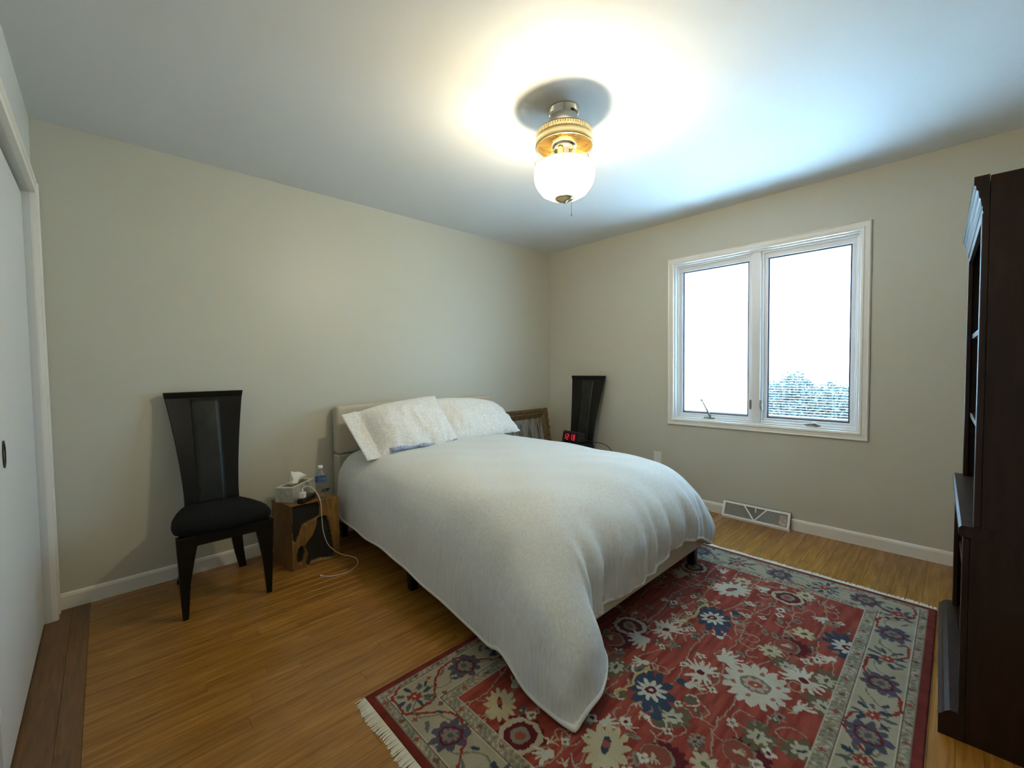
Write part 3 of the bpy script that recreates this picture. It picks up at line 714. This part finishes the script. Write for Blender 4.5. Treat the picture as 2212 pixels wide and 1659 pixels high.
# ------------------------------------------------------------------ alarm clock on the corner chair
ac = tag(empty('alarm_clock', (-.350, -.597, .4900), -PI/2+math.radians(-8)), 'black digital alarm clock with red digits on the corner chair seat', 'clock')
m = MB(); m.loft([[(x, -.045, 0), (x, -.028, .060), (x, -.018, .064), (x, .04, .052), (x, .045, 0)] for x in (-.085, .085)]); m.build('case', M_blackpl, ac, bevel=.004); ac.scale = (1.25, 1.2, 1.55)
SEG = {'1': 'bc', '2': 'abged', '8': 'abcdefg', '4': 'fgbc'}
def digit(ch, cx, m, h=.034, w_=.018):
    def P(x, z): t = (z+.013)/.060; return (x, -.0455+.017*t, z+.013)
    def bar(x0, x1, z0, z1):
        a = [P(x0, z0), P(x1, z0), P(x1, z1), P(x0, z1)]; m.loft([a, [(p[0], p[1]-.0012, p[2]) for p in a]])
    t = .0042; x0, x1 = cx-w_/2, cx+w_/2; hm = h/2
    S = {'a': (x0, x1, h-t, h), 'd': (x0, x1, 0, t), 'g': (x0, x1, hm-t/2, hm+t/2), 'f': (x0, x0+t, hm, h), 'b': (x1-t, x1, hm, h), 'e': (x0, x0+t, 0, hm), 'c': (x1-t, x1, 0, hm)}
    for s in SEG[ch]: bar(*S[s])
    return bar
for c_, cx in zip('1218', (-.056, -.026, .012, .042)):
    m = MB(); bar = digit(c_, cx, m); m.build('digit', M_red, ac)
m = MB(); digit('1', 9, m)
m = MB(); bar = digit('1', 9, m); m.v = []; m.f = []
bar(-.009, -.005, .008, .012); bar(-.009, -.005, .022, .026); o = m.build('colon', M_red, ac); o['kind'] = 'stuff'
m = MB(); zz = lambda z: -.0455+.017*((z)/.060)
a = [(-.07, zz(.008)+.0006, .008), (.062, zz(.008)+.0006, .008), (.062, zz(.052)+.0006, .052), (-.07, zz(.052)+.0006, .052)]
m.loft([a, [(p[0], p[1]-.0009, p[2]) for p in a]]); m.build('display_window', mat('dark_red_window', (.05, .008, .01, 1), .15), ac)
MB().tube(list(map(tuple, spline(np.array([(.02, .044, .01), (.10, .10, .0), (.20, .16, -.02), (.245, .22, -.12), (.26, .27, -.25), (.30, .30, -.42)]), 24))), .0025, 6).build('power_cord', M_blackpl, ac, smooth=True)

# ------------------------------------------------------------------ leaning picture in an ornate frame
pf_ = empty('framed_picture', (-.47, -.175, 0)); tag(pf_, 'grey streaked picture in a worn ornate gilt frame leaning by the bed', 'picture')
pf_.rotation_euler = (math.radians(-11), 0, 0)
fw, fh = .70, .775
m = MB(); prof = [(0, 0), (.0, .016), (.012, .034), (.028, .040), (.044, .032), (.056, .034), (.072, .024), (.086, .018), (.100, .012), (.100, 0)]
rings = []
for sxq, szq in ((0, 0), (1, 0), (1, 1), (0, 1), (0, 0)):
    rings.append([((-fw/2+t) if sxq == 0 else (fw/2-t), -d, t if szq == 0 else fh-t) for t, d in prof])
m.loft(rings, cap=False); m.build('frame_moulding', M_gold, pf_)
def orn(m, x, z, r, d=.03):
    n = 8
    m.loft([[(x+rr*math.cos(2*PI*j/n)*(1+.25*math.sin(3*j)), -d-dd, z+rr*math.sin(2*PI*j/n)*(1+.25*math.sin(3*j))) for j in range(n)] for rr, dd in ((r, -.004), (r*.85, .004), (r*.4, .009))])
for sx_ in (-1, 1):
    for cz_ in (0, 1):
        m = MB()
        for k in range(9):
            t = k/8
            orn(m, sx_*(fw/2-.014-.004*math.sin(k*2.1)), (fh-.02-.19*t) if cz_ else .02+.19*t, .016-.004*t+.003*math.sin(k*1.7), .032)
            orn(m, sx_*(fw/2-.02-.17*t), (fh-.014) if cz_ else .014, .015-.004*t+.002*math.sin(k*2.3), .032)
        m.build('corner_ornament', M_gold, pf_)
def m_pic():
    m = mat('grey_streaked_painting', (.3, .3, .28, 1), .7); nt = m.node_tree; b = nt.nodes['Principled BSDF']
    tc = nt.nodes.new('ShaderNodeTexCoord'); mp = nt.nodes.new('ShaderNodeMapping'); mp.inputs['Scale'].default_value = (16, 1, 1.6); nt.links.new(tc.outputs['Object'], mp.inputs['Vector'])
    nz = nt.nodes.new('ShaderNodeTexNoise'); nz.inputs['Scale'].default_value = 2.2; nz.inputs['Detail'].default_value = 5; nz.inputs['Distortion'].default_value = .6; nt.links.new(mp.outputs[0], nz.inputs['Vector'])
    cr = nt.nodes.new('ShaderNodeValToRGB'); cr.color_ramp.elements[0].position = .35; cr.color_ramp.elements[0].color = (.055, .05, .04, 1); cr.color_ramp.elements[1].position = .6; cr.color_ramp.elements[1].color = (.36, .35, .31, 1)
    nt.links.new(nz.outputs[0], cr.inputs[0]); nt.links.new(cr.outputs[0], b.inputs['Base Color'])
    return m
MB().box(-fw/2+.095, fw/2-.095, -.012, -.006, .095, fh-.095).build('canvas', m_pic(), pf_)

# ------------------------------------------------------------------ ceiling lamp with a caged fan ring
LX, LY = -1.925, -1.790
lamp = tag(empty('ceiling_lamp', (LX, LY, H)), 'lit ceiling lamp with a brass vented ring over a white glass shade', 'ceiling lamp')
def lz(*pr): return [(r, z-H) for r, z in pr]
MB().lathe(lz((0, 2.4395), (.078, 2.4395), (.078, 2.432), (.072, 2.414), (.066, 2.405), (.064, 2.38), (.060, 2.335), (0, 2.335)), n=48).build('canopy', M_chrome, lamp, smooth=False, bevel=0)
# vented ring: band with real slots (radial fins between two hoops)
rb = MB()
rb.lathe(lz((.050, 2.337), (.115, 2.337), (.128, 2.333), (.134, 2.326), (.1345, 2.321), (.131, 2.321), (.128, 2.328), (.112, 2.333), (.050, 2.333), (.050, 2.337)), n=72)
rb.lathe(lz((.135, 2.304), (.137, 2.302), (.138, 2.278), (.139, 2.265), (.137, 2.261), (.133, 2.261), (.134, 2.278), (.133, 2.304), (.135, 2.304)), n=72)
rb.build('fan_ring', M_brass, lamp, smooth=True)
sl = MB()
for k in range(72):
    a_ = 2*PI*k/72
    R_ = Matrix.Rotation(a_, 4, 'Z')
    sl.box(.131, .1358, -.0044, .0044, 2.301-H, 2.323-H, R_)
o = sl.build('ring_grille', M_brass, lamp); o['kind'] = 'stuff'
ribs = MB()
for k in range(64):
    R_ = Matrix.Rotation(2*PI*k/64, 4, 'Z')
    p = [(.060, 2.292), (.130, 2.296), (.130, 2.299), (.060, 2.296)]
    ribs.loft([[tuple(R_ @ Vector((r, s_*.0012, z-H))) for r, z in p] for s_ in (-1, 1)])
o = ribs.build('inner_ribs', M_brass, lamp); o['kind'] = 'stuff'
MB().lathe(lz((0, 2.318), (.131, 2.318), (.131, 2.314), (0, 2.314)), n=48).build('inner_plate', M_brass, lamp)
MB().lathe(lz((0, 2.300), (.060, 2.300), (.064, 2.282), (.062, 2.262), (.050, 2.250), (.030, 2.246), (.028, 2.225), (0, 2.225)), n=40).build('hub', M_chrome, lamp, smooth=True)
for k in range(3):
    a_ = 2*PI*k/3+.5; R_ = Matrix.Rotation(a_, 4, 'Z')
    m = MB(); m.tube([tuple(R_ @ Vector(p)) for p in ((.050, 0, 2.252-H), (.068, 0, 2.225-H), (.095, 0, 2.203-H), (.125, 0, 2.190-H), (.142, 0, 2.180-H), (.146, 0, 2.165-H))], .003, 8)
    m.build('support_arm', M_brass, lamp, smooth=True)
for k in range(3):
    a_ = 2*PI*k/3+1.3
    c_ = (.040*math.cos(a_), .040*math.sin(a_)); zb = 2.152
    s_ = MB().lathe([(.0, 2.246-H), (.014, 2.246-H), (.015, 2.20-H), (.019, 2.185-H), (.019, zb-.005-H), (0, zb-.005-H)], (c_[0], c_[1], 0), 16).build('socket', M_brass, lamp)
    MB().lathe([(.004, zb-H), (.010, zb-.010-H), (.017, zb-.030-H), (.024, zb-.052-H), (.026, zb-.068-H), (.022, zb-.086-H), (.010, zb-.096-H), (.001, zb-.098-H)], (c_[0], c_[1], 0), 20).build('bulb', M_bulb, s_, smooth=True)
    pl = bpy.data.lights.new('bulb_light', 'POINT'); pl.energy = LAMP; pl.color = (1, .88, .67); pl.shadow_soft_size = .024
    po = bpy.data.objects.new('bulb_light', pl); COL.objects.link(po); po.location = (LX+c_[0], LY+c_[1], zb-.072)
shp = lz((.136, 2.172), (.140, 2.166), (.146, 2.150), (.1475, 2.135), (.146, 2.115), (.141, 2.092), (.130, 2.072), (.110, 2.046), (.082, 2.030), (.050, 2.024), (.012, 2.023))
MB().lathe(shp, n=64).build('glass_shade', M_shade, lamp, smooth=True)
MB().lathe(lz((0, 2.040), (.012, 2.040), (.012, 2.026), (.044, 2.023), (.046, 2.019), (.040, 2.013), (.022, 2.009), (.010, 2.003), (.006, 1.996), (0, 1.994)), n=36).build('finial', M_brass, lamp, smooth=True)
ch = MB(); ch.tube([(.034*.72, -.034*.69, 2.022-H), (.034*.72, -.034*.69, 1.945-H)], .0011, 6); ch.tube([(.034*.72, -.034*.69, 1.948-H), (.034*.72, -.034*.69, 1.936-H)], [.0015, .0035], 8)
ch.build('pull_chain', mat('chain_metal', (.25, .24, .22, 1), .4, metal=.7), lamp)

# ------------------------------------------------------------------ rug: pile coloured knot by knot
RX0, RX1, RY0, RY1 = -2.932, -.712, -3.082, -1.655
ST_ = .0034
nx_, ny_ = int((RX1-RX0)/ST_)+1, int((RY1-RY0)/ST_)+1
gx = np.linspace(RX0, RX1, nx_); gy = np.linspace(RY0, RY1, ny_); GX, GY = np.meshgrid(gx, gy, indexing='ij')
def lin(r, g, b): return np.array(srgb(r, g, b)[:3])
RED = np.array([.235, .030, .020]); RED2 = np.array([.31, .080, .048]); IV = np.array([.46, .42, .30]); IVW = np.array([.58, .55, .45]); BLUE = np.array([.035, .060, .105]); GREEN = np.array([.13, .12, .070])
GREY = np.array([.24, .225, .17]); MAR = np.array([.115, .010, .016]); YEL = np.array([.46, .36, .14]); PUR = np.array([.10, .075, .10]); BRN = np.array([.11, .06, .03])
def noise2(sc_, seed, ax=1., ay=1.):
    r = np.random.default_rng(seed); n1, n2 = int(2.3/sc_*ax)+4, int(1.5/sc_*ay)+4
    g = r.random((n1, n2)); fx = (GX-RX0)/sc_*ax; fy = (GY-RY0)/sc_*ay; i = fx.astype(int); j = fy.astype(int); u = fx-i; v = fy-j
    u = u*u*(3-2*u); v = v*v*(3-2*v)
    return (g[i, j]*(1-u)+g[i+1, j]*u)*(1-v)+(g[i, j+1]*(1-u)+g[i+1, j+1]*u)*v
wx = (noise2(.03, 1)-.5)*.010+(noise2(.010, 31)-.5)*.006; wy = (noise2(.03, 2)-.5)*.010+(noise2(.010, 32)-.5)*.006           # hand-drawn wobble
PX, PY = GX+wx, GY+wy
dl, dr, db, dt = GX-RX0, RX1-GX, GY-RY0, RY1-GY
dist = np.minimum(np.minimum(dl, dr), np.minimum(db, dt))
abr = noise2(.012, 3, .12, 1.0)                                       # abrash streaks run with the weft
col = RED[None, None]*(1-abr[..., None]*.55)+RED2[None, None]*(abr[..., None]*.85)
def paint(mask, c, a=1.): 
    global col
    col = np.where(mask[..., None], col*(1-a)+np.asarray(c)*a, col)
def win_(x, y, r):
    i0, i1 = np.searchsorted(gx, [x-r, x+r]); j0, j1 = np.searchsorted(gy, [y-r, y+r]); return slice(max(i0, 0), max(i1, 1)), slice(max(j0, 0), max(j1, 1))
def pw_(sl_, mask, c):
    s = col[sl_]; s[mask] = c
def petals(x, y, r0, r1, n, c, rot=0., sx=1., sy=1., sharp=1., ang=0.):
    sl_ = win_(x, y, max(r1*max(sx, sy)*1.3, .01)); dx = PX[sl_]-x; dy = PY[sl_]-y
    ca, sa = math.cos(ang), math.sin(ang); dx, dy = (dx*ca+dy*sa)/sx, (-dx*sa+dy*ca)/sy
    rr = np.hypot(dx, dy); th = np.arctan2(dy, dx)+rot
    lim = r0+(r1-r0)*np.abs(np.cos(th*n/2))**sharp
    pw_(sl_, rr < lim, c)
def disc(x, y, r, c, sx=1., sy=1., ang=0.): petals(x, y, r, r, 2, c, 0, sx, sy, 1, ang)
def ring(x, y, r, w_, c):
    sl_ = win_(x, y, r+w_+.01); rr = np.hypot(PX[sl_]-x, PY[sl_]-y); pw_(sl_, np.abs(rr-r) < w_/2, c)
def line(pts, w_, c):
    pts = np.asarray(pts, float)
    for (ax_, ay_), (bx_, by_) in zip(pts[:-1], pts[1:]):
        x0, x1 = min(ax_, bx_)-.015, max(ax_, bx_)+.015; y0, y1 = min(ay_, by_)-.015, max(ay_, by_)+.015
        i0, i1 = np.searchsorted(gx, [x0, x1]); j0, j1 = np.searchsorted(gy, [y0, y1])
        if i1 <= i0 or j1 <= j0: continue
        s_ = (slice(i0, i1), slice(j0, j1)); dx, dy = bx_-ax_, by_-ay_; L2 = dx*dx+dy*dy+1e-12
        t = np.clip(((PX[s_]-ax_)*dx+(PY[s_]-ay_)*dy)/L2, 0, 1); d = np.hypot(PX[s_]-ax_-t*dx, PY[s_]-ay_-t*dy); pw_(s_, d < w_/2, c)
def curve(pts, w_, c, n=24): line(spline(np.asarray(pts, float), n), w_, c)
def leaf(x, y, ln, wd, ang, c): disc(x, y, 1., c, ln/2, wd/2, ang)
def fan(x, y, r, ang, c, n=6, spread=1.9):
    for k in range(n):
        a_ = ang-spread/2+spread*k/(n-1); leaf(x+math.cos(a_)*r*.55, y+math.sin(a_)*r*.55, r, r*.20, a_, c)
    disc(x, y, r*.28, c)
def hook(x, y, r, ang, c, w_=.006):
    t = np.linspace(0, 4.2, 18); rr = r*(1-.13*t); curve(np.stack([x+rr*np.cos(ang+t), y+rr*np.sin(ang+t)], 1), w_, c)
def star(x, y, r, c, c2, k=4): petals(x, y, r*.55, r, k, c, rot=.0); disc(x, y, r*.34, c2)
def spiky(x, y, r, ang, c, core):
    petals(x, y, r*.62, r, 13, c, rot=ang, sx=1.1, sy=.85, ang=ang); leaf(x+.10*r*math.cos(ang), y+.1*r*math.sin(ang), r*.75, r*.30, ang, BLUE if core == 0 else MAR); disc(x+.15*r*math.cos(ang), y+.15*r*math.sin(ang), r*.16, RED2)
# ---- field vines
r_ = np.random.default_rng(11)
for y0 in np.arange(-2.84, -1.9, .115):
    ph = r_.random()*6; xs = np.arange(-2.7, -.93, .035)
    yv = y0+.022*np.sin(xs*7.5+ph)+.012*np.sin(xs*17+ph*2)
    line(np.stack([xs, yv], 1), .0045, IV*.72)
for k in range(120):
    x, y_ = r_.uniform(-2.66, -.95), r_.uniform(-2.84, -1.92); a_ = r_.uniform(0, 6.3); q = r_.uniform(.05, .10)
    curve([(x, y_), (x+q*.5*math.cos(a_), y_+q*.5*math.sin(a_)), (x+q*.9*math.cos(a_+.7), y_+q*.9*math.sin(a_+.7)), (x+q*.8*math.cos(a_+1.5), y_+q*.8*math.sin(a_+1.5))], .0045, IV*.75, 14)
for k in range(210):
    x, y_ = r_.uniform(-2.66, -.95), r_.uniform(-2.84, -1.92); a_ = r_.uniform(0, 6.3); t_ = r_.integers(0, 5)
    if t_ == 0: star(x, y_, .018, IVW, GREEN)
    elif t_ == 1: leaf(x, y_, .05, .022, a_, GREY); leaf(x, y_, .025, .010, a_, GREEN)
    elif t_ == 2: fan(x, y_, .03, a_, IV, 3, 1.6)
    elif t_ == 3: petals(x, y_, .010, .022, 6, GREY, a_); disc(x, y_, .007, MAR)
    else: leaf(x, y_, .045, .02, a_, BLUE*.8+GREEN*.3); disc(x, y_, .006, YEL)
for x, y_ in [(-2.39, -2.53), (-2.2, -2.7), (-1.52, -2.66), (-2.0, -2.12)]:
    petals(x+.006, y_-.01, .052, .066, 15, MAR, x); petals(x-.006, y_+.012, .046, .050, 14, GREY); disc(x-.006, y_+.014, .043, RED2*.85); fan(x-.01, y_+.02, .03, x*9, IV, 4, 1.2)
for x, y_ in [(-1.87, -2.11), (-2.64, -2.17), (-1.09, -2.55), (-1.09, -2.07)]:
    petals(x, y_, .058, .085, 11, MAR); ring(x, y_, .062, .018, IV); petals(x, y_, .045, .056, 9, MAR); disc(x, y_, .032, GREY); disc(x, y_, .016, RED2)
for i_, (x, y_) in enumerate([(-1.65, -2.81), (-1.81, -2.83), (-2.06, -2.82), (-2.1, -2.71), (-1.67, -2.69), (-2.22, -2.48), (-2.15, -2.21)]):
    petals(x, y_, .035, .062, 9, GREEN, i_, 1.2, .8, 1, i_*1.1); petals(x, y_, .020, .036, 7, IV, i_); leaf(x, y_, .03, .012, i_*1.1, BLUE)
for i_, (x, y_) in enumerate([(-2.26, -2.31), (-2.27, -2.46), (-1.45, -2.26), (-1.44, -2.42), (-2.09, -2.29), (-2.1, -2.49)]):
    disc(x, y_, .022, GREEN, 1.2, .9); hook(x, y_, .036, i_*1.9, IVW)
for i_, (x, y_) in enumerate([(-1.66, -2.26), (-1.66, -2.43), (-2.04, -2.28), (-2.04, -2.46), (-1.18, -2.72), (-1.04, -2.22), (-1.07, -2.45), (-2.41, -2.33), (-2.62, -2.28), (-2.5, -2.0), (-1.49, -2.8), (-1.88, -2.77)]):
    fan(x, y_, .052, [2.6, .4, 2.2, -.5][i_ % 4], IVW, 4, 1.3)
for i_, (x, y_) in enumerate([(-1.26, -2.23), (-1.28, -2.43), (-2.42, -2.29), (-2.43, -2.49), (-2.14, -2.75), (-1.58, -2.73), (-1.54, -2.76), (-2.1, -2.63), (-1.24, -2.56), (-1.79, -2.67), (-2.35, -2.38), (-2.21, -2.74), (-1.54, -2.16)]):
    star(x, y_, .022, IVW, GREY if i_ % 2 else MAR)
for i_, (x, y_) in enumerate([(-1.38, -2.68), (-1.61, -2.61), (-2.32, -2.63), (-1.07, -2.33), (-1.0, -2.61)]):
    petals(x, y_, .026, .045, 8, IVW*.5+YEL*.5, i_); disc(x, y_, .012, GREEN)
for i_, (x, y_) in enumerate([(-1.78, -2.24), (-1.91, -2.21), (-1.94, -2.46), (-1.8, -2.49), (-1.71, -2.75), (-1.21, -2.07)]):
    a_ = [0, 2.4, .3, -.9, 1.0, 2.0][i_]
    fan(x, y_, .075, a_, IVW, 7, 2.3)
    if i_ in (0, 2, 4): fan(x, y_, .07, a_+PI, IVW, 5, 1.6); disc(x, y_, .014, MAR)
for i_, (x, y_) in enumerate([(-1.2, -2.32), (-2.48, -2.39), (-2.6, -2.03)]): spiky(x, y_, .092 if i_ != 2 else .07, [2.6, .4, 1.0][i_], IVW if i_ == 0 else IV*.8+YEL*.35, 0 if i_ != 2 else 1)
for i_, (x, y_) in enumerate([(-1.54, -2.35), (-2.16, -2.37), (-1.36, -2.83)]):
    petals(x, y_, .055, .096, 11, BLUE, .3+i_, 1.25, .85, .8, .6); 
    if i_ < 2: curve([(x+.10, y_+.07), (x+.03, y_+.075), (x-.04, y_+.065), (x-.10, y_+.085)], .012, YEL); hook(x-.11, y_+.09, .03, 1, YEL); hook(x+.12, y_+.06, .03, 3, YEL)
    petals(x, y_, .026, .056, 10, IVW, i_); disc(x, y_, .020, MAR); disc(x, y_, .007, IVW)
    disc(x-.10, y_-.07, .018, BLUE); disc(x+.12, y_-.06, .018, BLUE); disc(x-.12, y_-.05, .009, IVW)
x, y_ = -1.86, -2.63
petals(x, y_, .085, .118, 17, IVW*.96, 0, 1.08, .95, .8); disc(x, y_, .048, GREY*.75); petals(x, y_, .026, .040, 8, IVW*.55+RED2*.45); disc(x, y_, .02, RED2); disc(x, y_, .006, IVW)
for k in range(6): a_ = k*1.05; disc(x+.075*math.cos(a_), y_+.075*math.sin(a_), .009, RED2*.8+IV*.2)
# ---- borders over the field
E0, E1, E2, E3 = .028, .058, .198, .243
bmask = dist < E3
gscr = np.sin(PX*150+2*np.sin(PY*110))*np.sin(PY*150+2*np.sin(PX*110))
paint(bmask, IV*.86)
g2 = (dist > E2) & bmask
paint(g2, IV*.70); paint(g2 & (gscr > .35), GREY*.9); paint(g2 & (gscr < -.6), IVW*.85)
g1 = (dist > E0) & (dist < E1)
paint(g1, IV*.74); paint(g1 & (gscr > .3), GREY*.85); paint(g1 & (gscr < -.6), IVW*.8)
mb = (dist > E1) & (dist < E2); paint(mb, IV*.88)
for e_, c_, w2 in ((E0+.001, GREY, .003), (E1, BRN*1.4, .0028), (E1+.004, IVW, .003), (E2-.003, IVW, .003), (E2, BRN*1.4, .0028), (E3, IVW*.9, .003)): paint(np.abs(dist-e_) < w2/2*1.3, c_)
for k, s0 in enumerate(np.arange(-2.85, -.75, .105)):
    for yy in (RY0+.043, RY1-.043, RY0+.221, RY1-.221):
        if RX0+.03 < s0 < RX1-.03: petals(s0, yy, .006, .011, 4, BRN*1.6 if k % 2 else RED2, 0)
for k, s0 in enumerate(np.arange(-3.0, -1.7, .105)):
    for xx in (RX0+.043, RX1-.043, RX0+.221, RX1-.221): petals(xx, s0, .006, .011, 4, BRN*1.6 if k % 2 else RED2, 0)
def redflower(x, y_, q):
    for k in range(8):
        a_ = k*PI/4+q
        leaf(x+.052*math.cos(a_), y_+.044*math.sin(a_), .036, .017, a_, [BLUE, BLUE*.8+GREEN*.5][k % 2])
    petals(x, y_, .014, .026, 8, RED*1.1+MAR*.3, q); disc(x, y_, .006, IV)
def palmette(x, y_, q):
    petals(x, y_, .048, .070, 9, PUR*.7+BLUE*.5, q, 1, .9); ring(x, y_, .036, .007, MAR*1.2); petals(x, y_, .020, .031, 8, GREY*.9+MAR*.25, q); disc(x, y_, .012, BLUE*.6+GREY*.3)
def seg_border(P0, P1, nrm):
    P0, P1, nrm = np.array(P0), np.array(P1), np.array(nrm); Ln = np.linalg.norm(P1-P0); d = (P1-P0)/Ln; n = max(2, round(Ln/.205)); s_ = Ln/n
    at = lambda t, h: tuple(P0+d*t+nrm*h)
    pts = []
    for k in range(n+1):
        t = k*s_; sg = 1 if k % 2 else -1
        pts += [at(t-.055, .052*sg), at(t-.035, .060*sg), at(t+.035, .060*sg), at(t+.055, .052*sg), at(t+s_*.42, .012*sg)]
    line(pts, .0095, RED*1.15)
    pts2 = []
    for k in range(n*4+1): t = k*s_/4; pts2.append(at(t, .040*math.sin(k*PI/2+.8)))
    curve(pts2, .005, GREY*.6+GREEN*.3, n*24)
    for k in range(n*2):
        t = (k+.5)*s_/2; sg = 1 if k % 2 else -1; a_ = math.atan2(d[1], d[0])+sg*.6
        x, y_ = at(t, sg*.036); leaf(x, y_, .045, .013, a_, GREY*.55+BLUE*.3); x, y_ = at(t+.02, -sg*.03); leaf(x, y_, .03, .014, -a_, BLUE)
    return
mc = .129
seg_border((RX0+mc, RY0+mc), (RX1-mc, RY0+mc), (0, 1)); seg_border((RX0+mc, RY1-mc), (RX1-mc, RY1-mc), (0, 1))
seg_border((RX0+mc, RY0+mc), (RX0+mc, RY1-mc), (1, 0)); seg_border((RX1-mc, RY0+mc), (RX1-mc, RY1-mc), (1, 0))
for i_, x in enumerate((-.89, -1.11, -1.33, -1.525, -1.735, -1.85, -1.97, -2.09, -2.30, -2.52, -2.80)):
    yy = RY0+mc
    (redflower if i_ in (0, 2, 4, 6, 8, 10) else palmette)(x, yy, i_)
for i_, x in enumerate((-2.80, -2.57, -2.38, -2.17, -1.95, -1.74, -1.52, -1.3, -1.08, -.86)): (redflower if i_ % 2 == 0 else palmette)(x, RY1-mc, i_)
for i_, y_ in enumerate((-2.01, -2.23, -2.45, -2.66, -2.83)): (palmette if i_ % 2 == 0 else redflower)(RX0+mc, y_, i_); (palmette if i_ % 2 == 0 else redflower)(RX1-mc, y_, i_)
er = dist < E0
col = np.where(er[..., None], RED*.80*(.75+.5*noise2(.01, 8, .3, .3)[..., None]), col)
col = np.clip(.72*col*(.90+.2*noise2(.05, 21)[..., None])*(.93+.14*rng.random((nx_, ny_, 1))), 0, 1)
hz_ = .0075+.0006*rng.random((nx_, ny_))
hz_[0, :] = hz_[-1, :] = hz_[:, 0] = hz_[:, -1] = .0005
V = np.stack([GX, GY, hz_], -1).reshape(-1, 3)
idx = np.arange(nx_*ny_).reshape(nx_, ny_)
Fq = np.stack([idx[:-1, :-1], idx[1:, :-1], idx[1:, 1:], idx[:-1, 1:]], -1).reshape(-1, 4)
me = bpy.data.meshes.new('rug'); me.vertices.add(len(V)); me.vertices.foreach_set('co', V.ravel().astype(np.float32))
me.loops.add(Fq.size); me.loops.foreach_set('vertex_index', Fq.ravel().astype(np.int32)); me.polygons.add(len(Fq))
me.polygons.foreach_set('loop_start', np.arange(0, Fq.size, 4, dtype=np.int32)); me.polygons.foreach_set('loop_total', np.full(len(Fq), 4, np.int32))
me.update(calc_edges=True)
ca_ = me.color_attributes.new('pile', 'FLOAT_COLOR', 'POINT'); ca_.data.foreach_set('color', np.concatenate([col.reshape(-1, 3), np.ones((nx_*ny_, 1))], 1).astype(np.float32).ravel())
M_rug = mat('wool_pile', (.3, .1, .1, 1), .95, spec=.15, bump=.3, bscale=600, sheen=.05); nt = M_rug.node_tree
at_ = nt.nodes.new('ShaderNodeVertexColor'); at_.layer_name = 'pile'; nt.links.new(at_.outputs[0], nt.nodes['Principled BSDF'].inputs['Base Color'])
me.materials.append(M_rug)
rug = bpy.data.objects.new('rug', me); COL.objects.link(rug)
tag(rug, 'red oriental rug with ivory floral borders and white fringes on the oak floor', 'rug')
for (xe, s_) in ((RX0, -1), (RX1, 1)):
    m = MB(); yy = RY0+.004
    while yy < RY1-.003:
        ln = .034+.006*rng.random()+(.004*math.sin(yy*31)); w_ = .0045; sk = .010*(rng.random()-.5)
        z0 = .006
        b0 = len(m.v)
        m.v += [(xe-s_*.003, yy-w_/2, z0), (xe-s_*.003, yy+w_/2, z0), (xe+s_*ln*.5, yy+w_/2+sk*.4, .0055), (xe+s_*ln*.5, yy-w_/2+sk*.4, .0055), (xe+s_*ln, yy+w_*.5+sk, .002), (xe+s_*ln, yy-w_*.5+sk, .002)]
        m.f += [(b0, b0+1, b0+2, b0+3), (b0+3, b0+2, b0+4, b0+5)]
        yy += .0046
    f_ = m.build('fringe', mat('cotton_fringe', (.62, .58, .46, 1), .95), rug); f_['kind'] = 'stuff'
    f_.modifiers.new('t', 'SOLIDIFY').thickness = .002
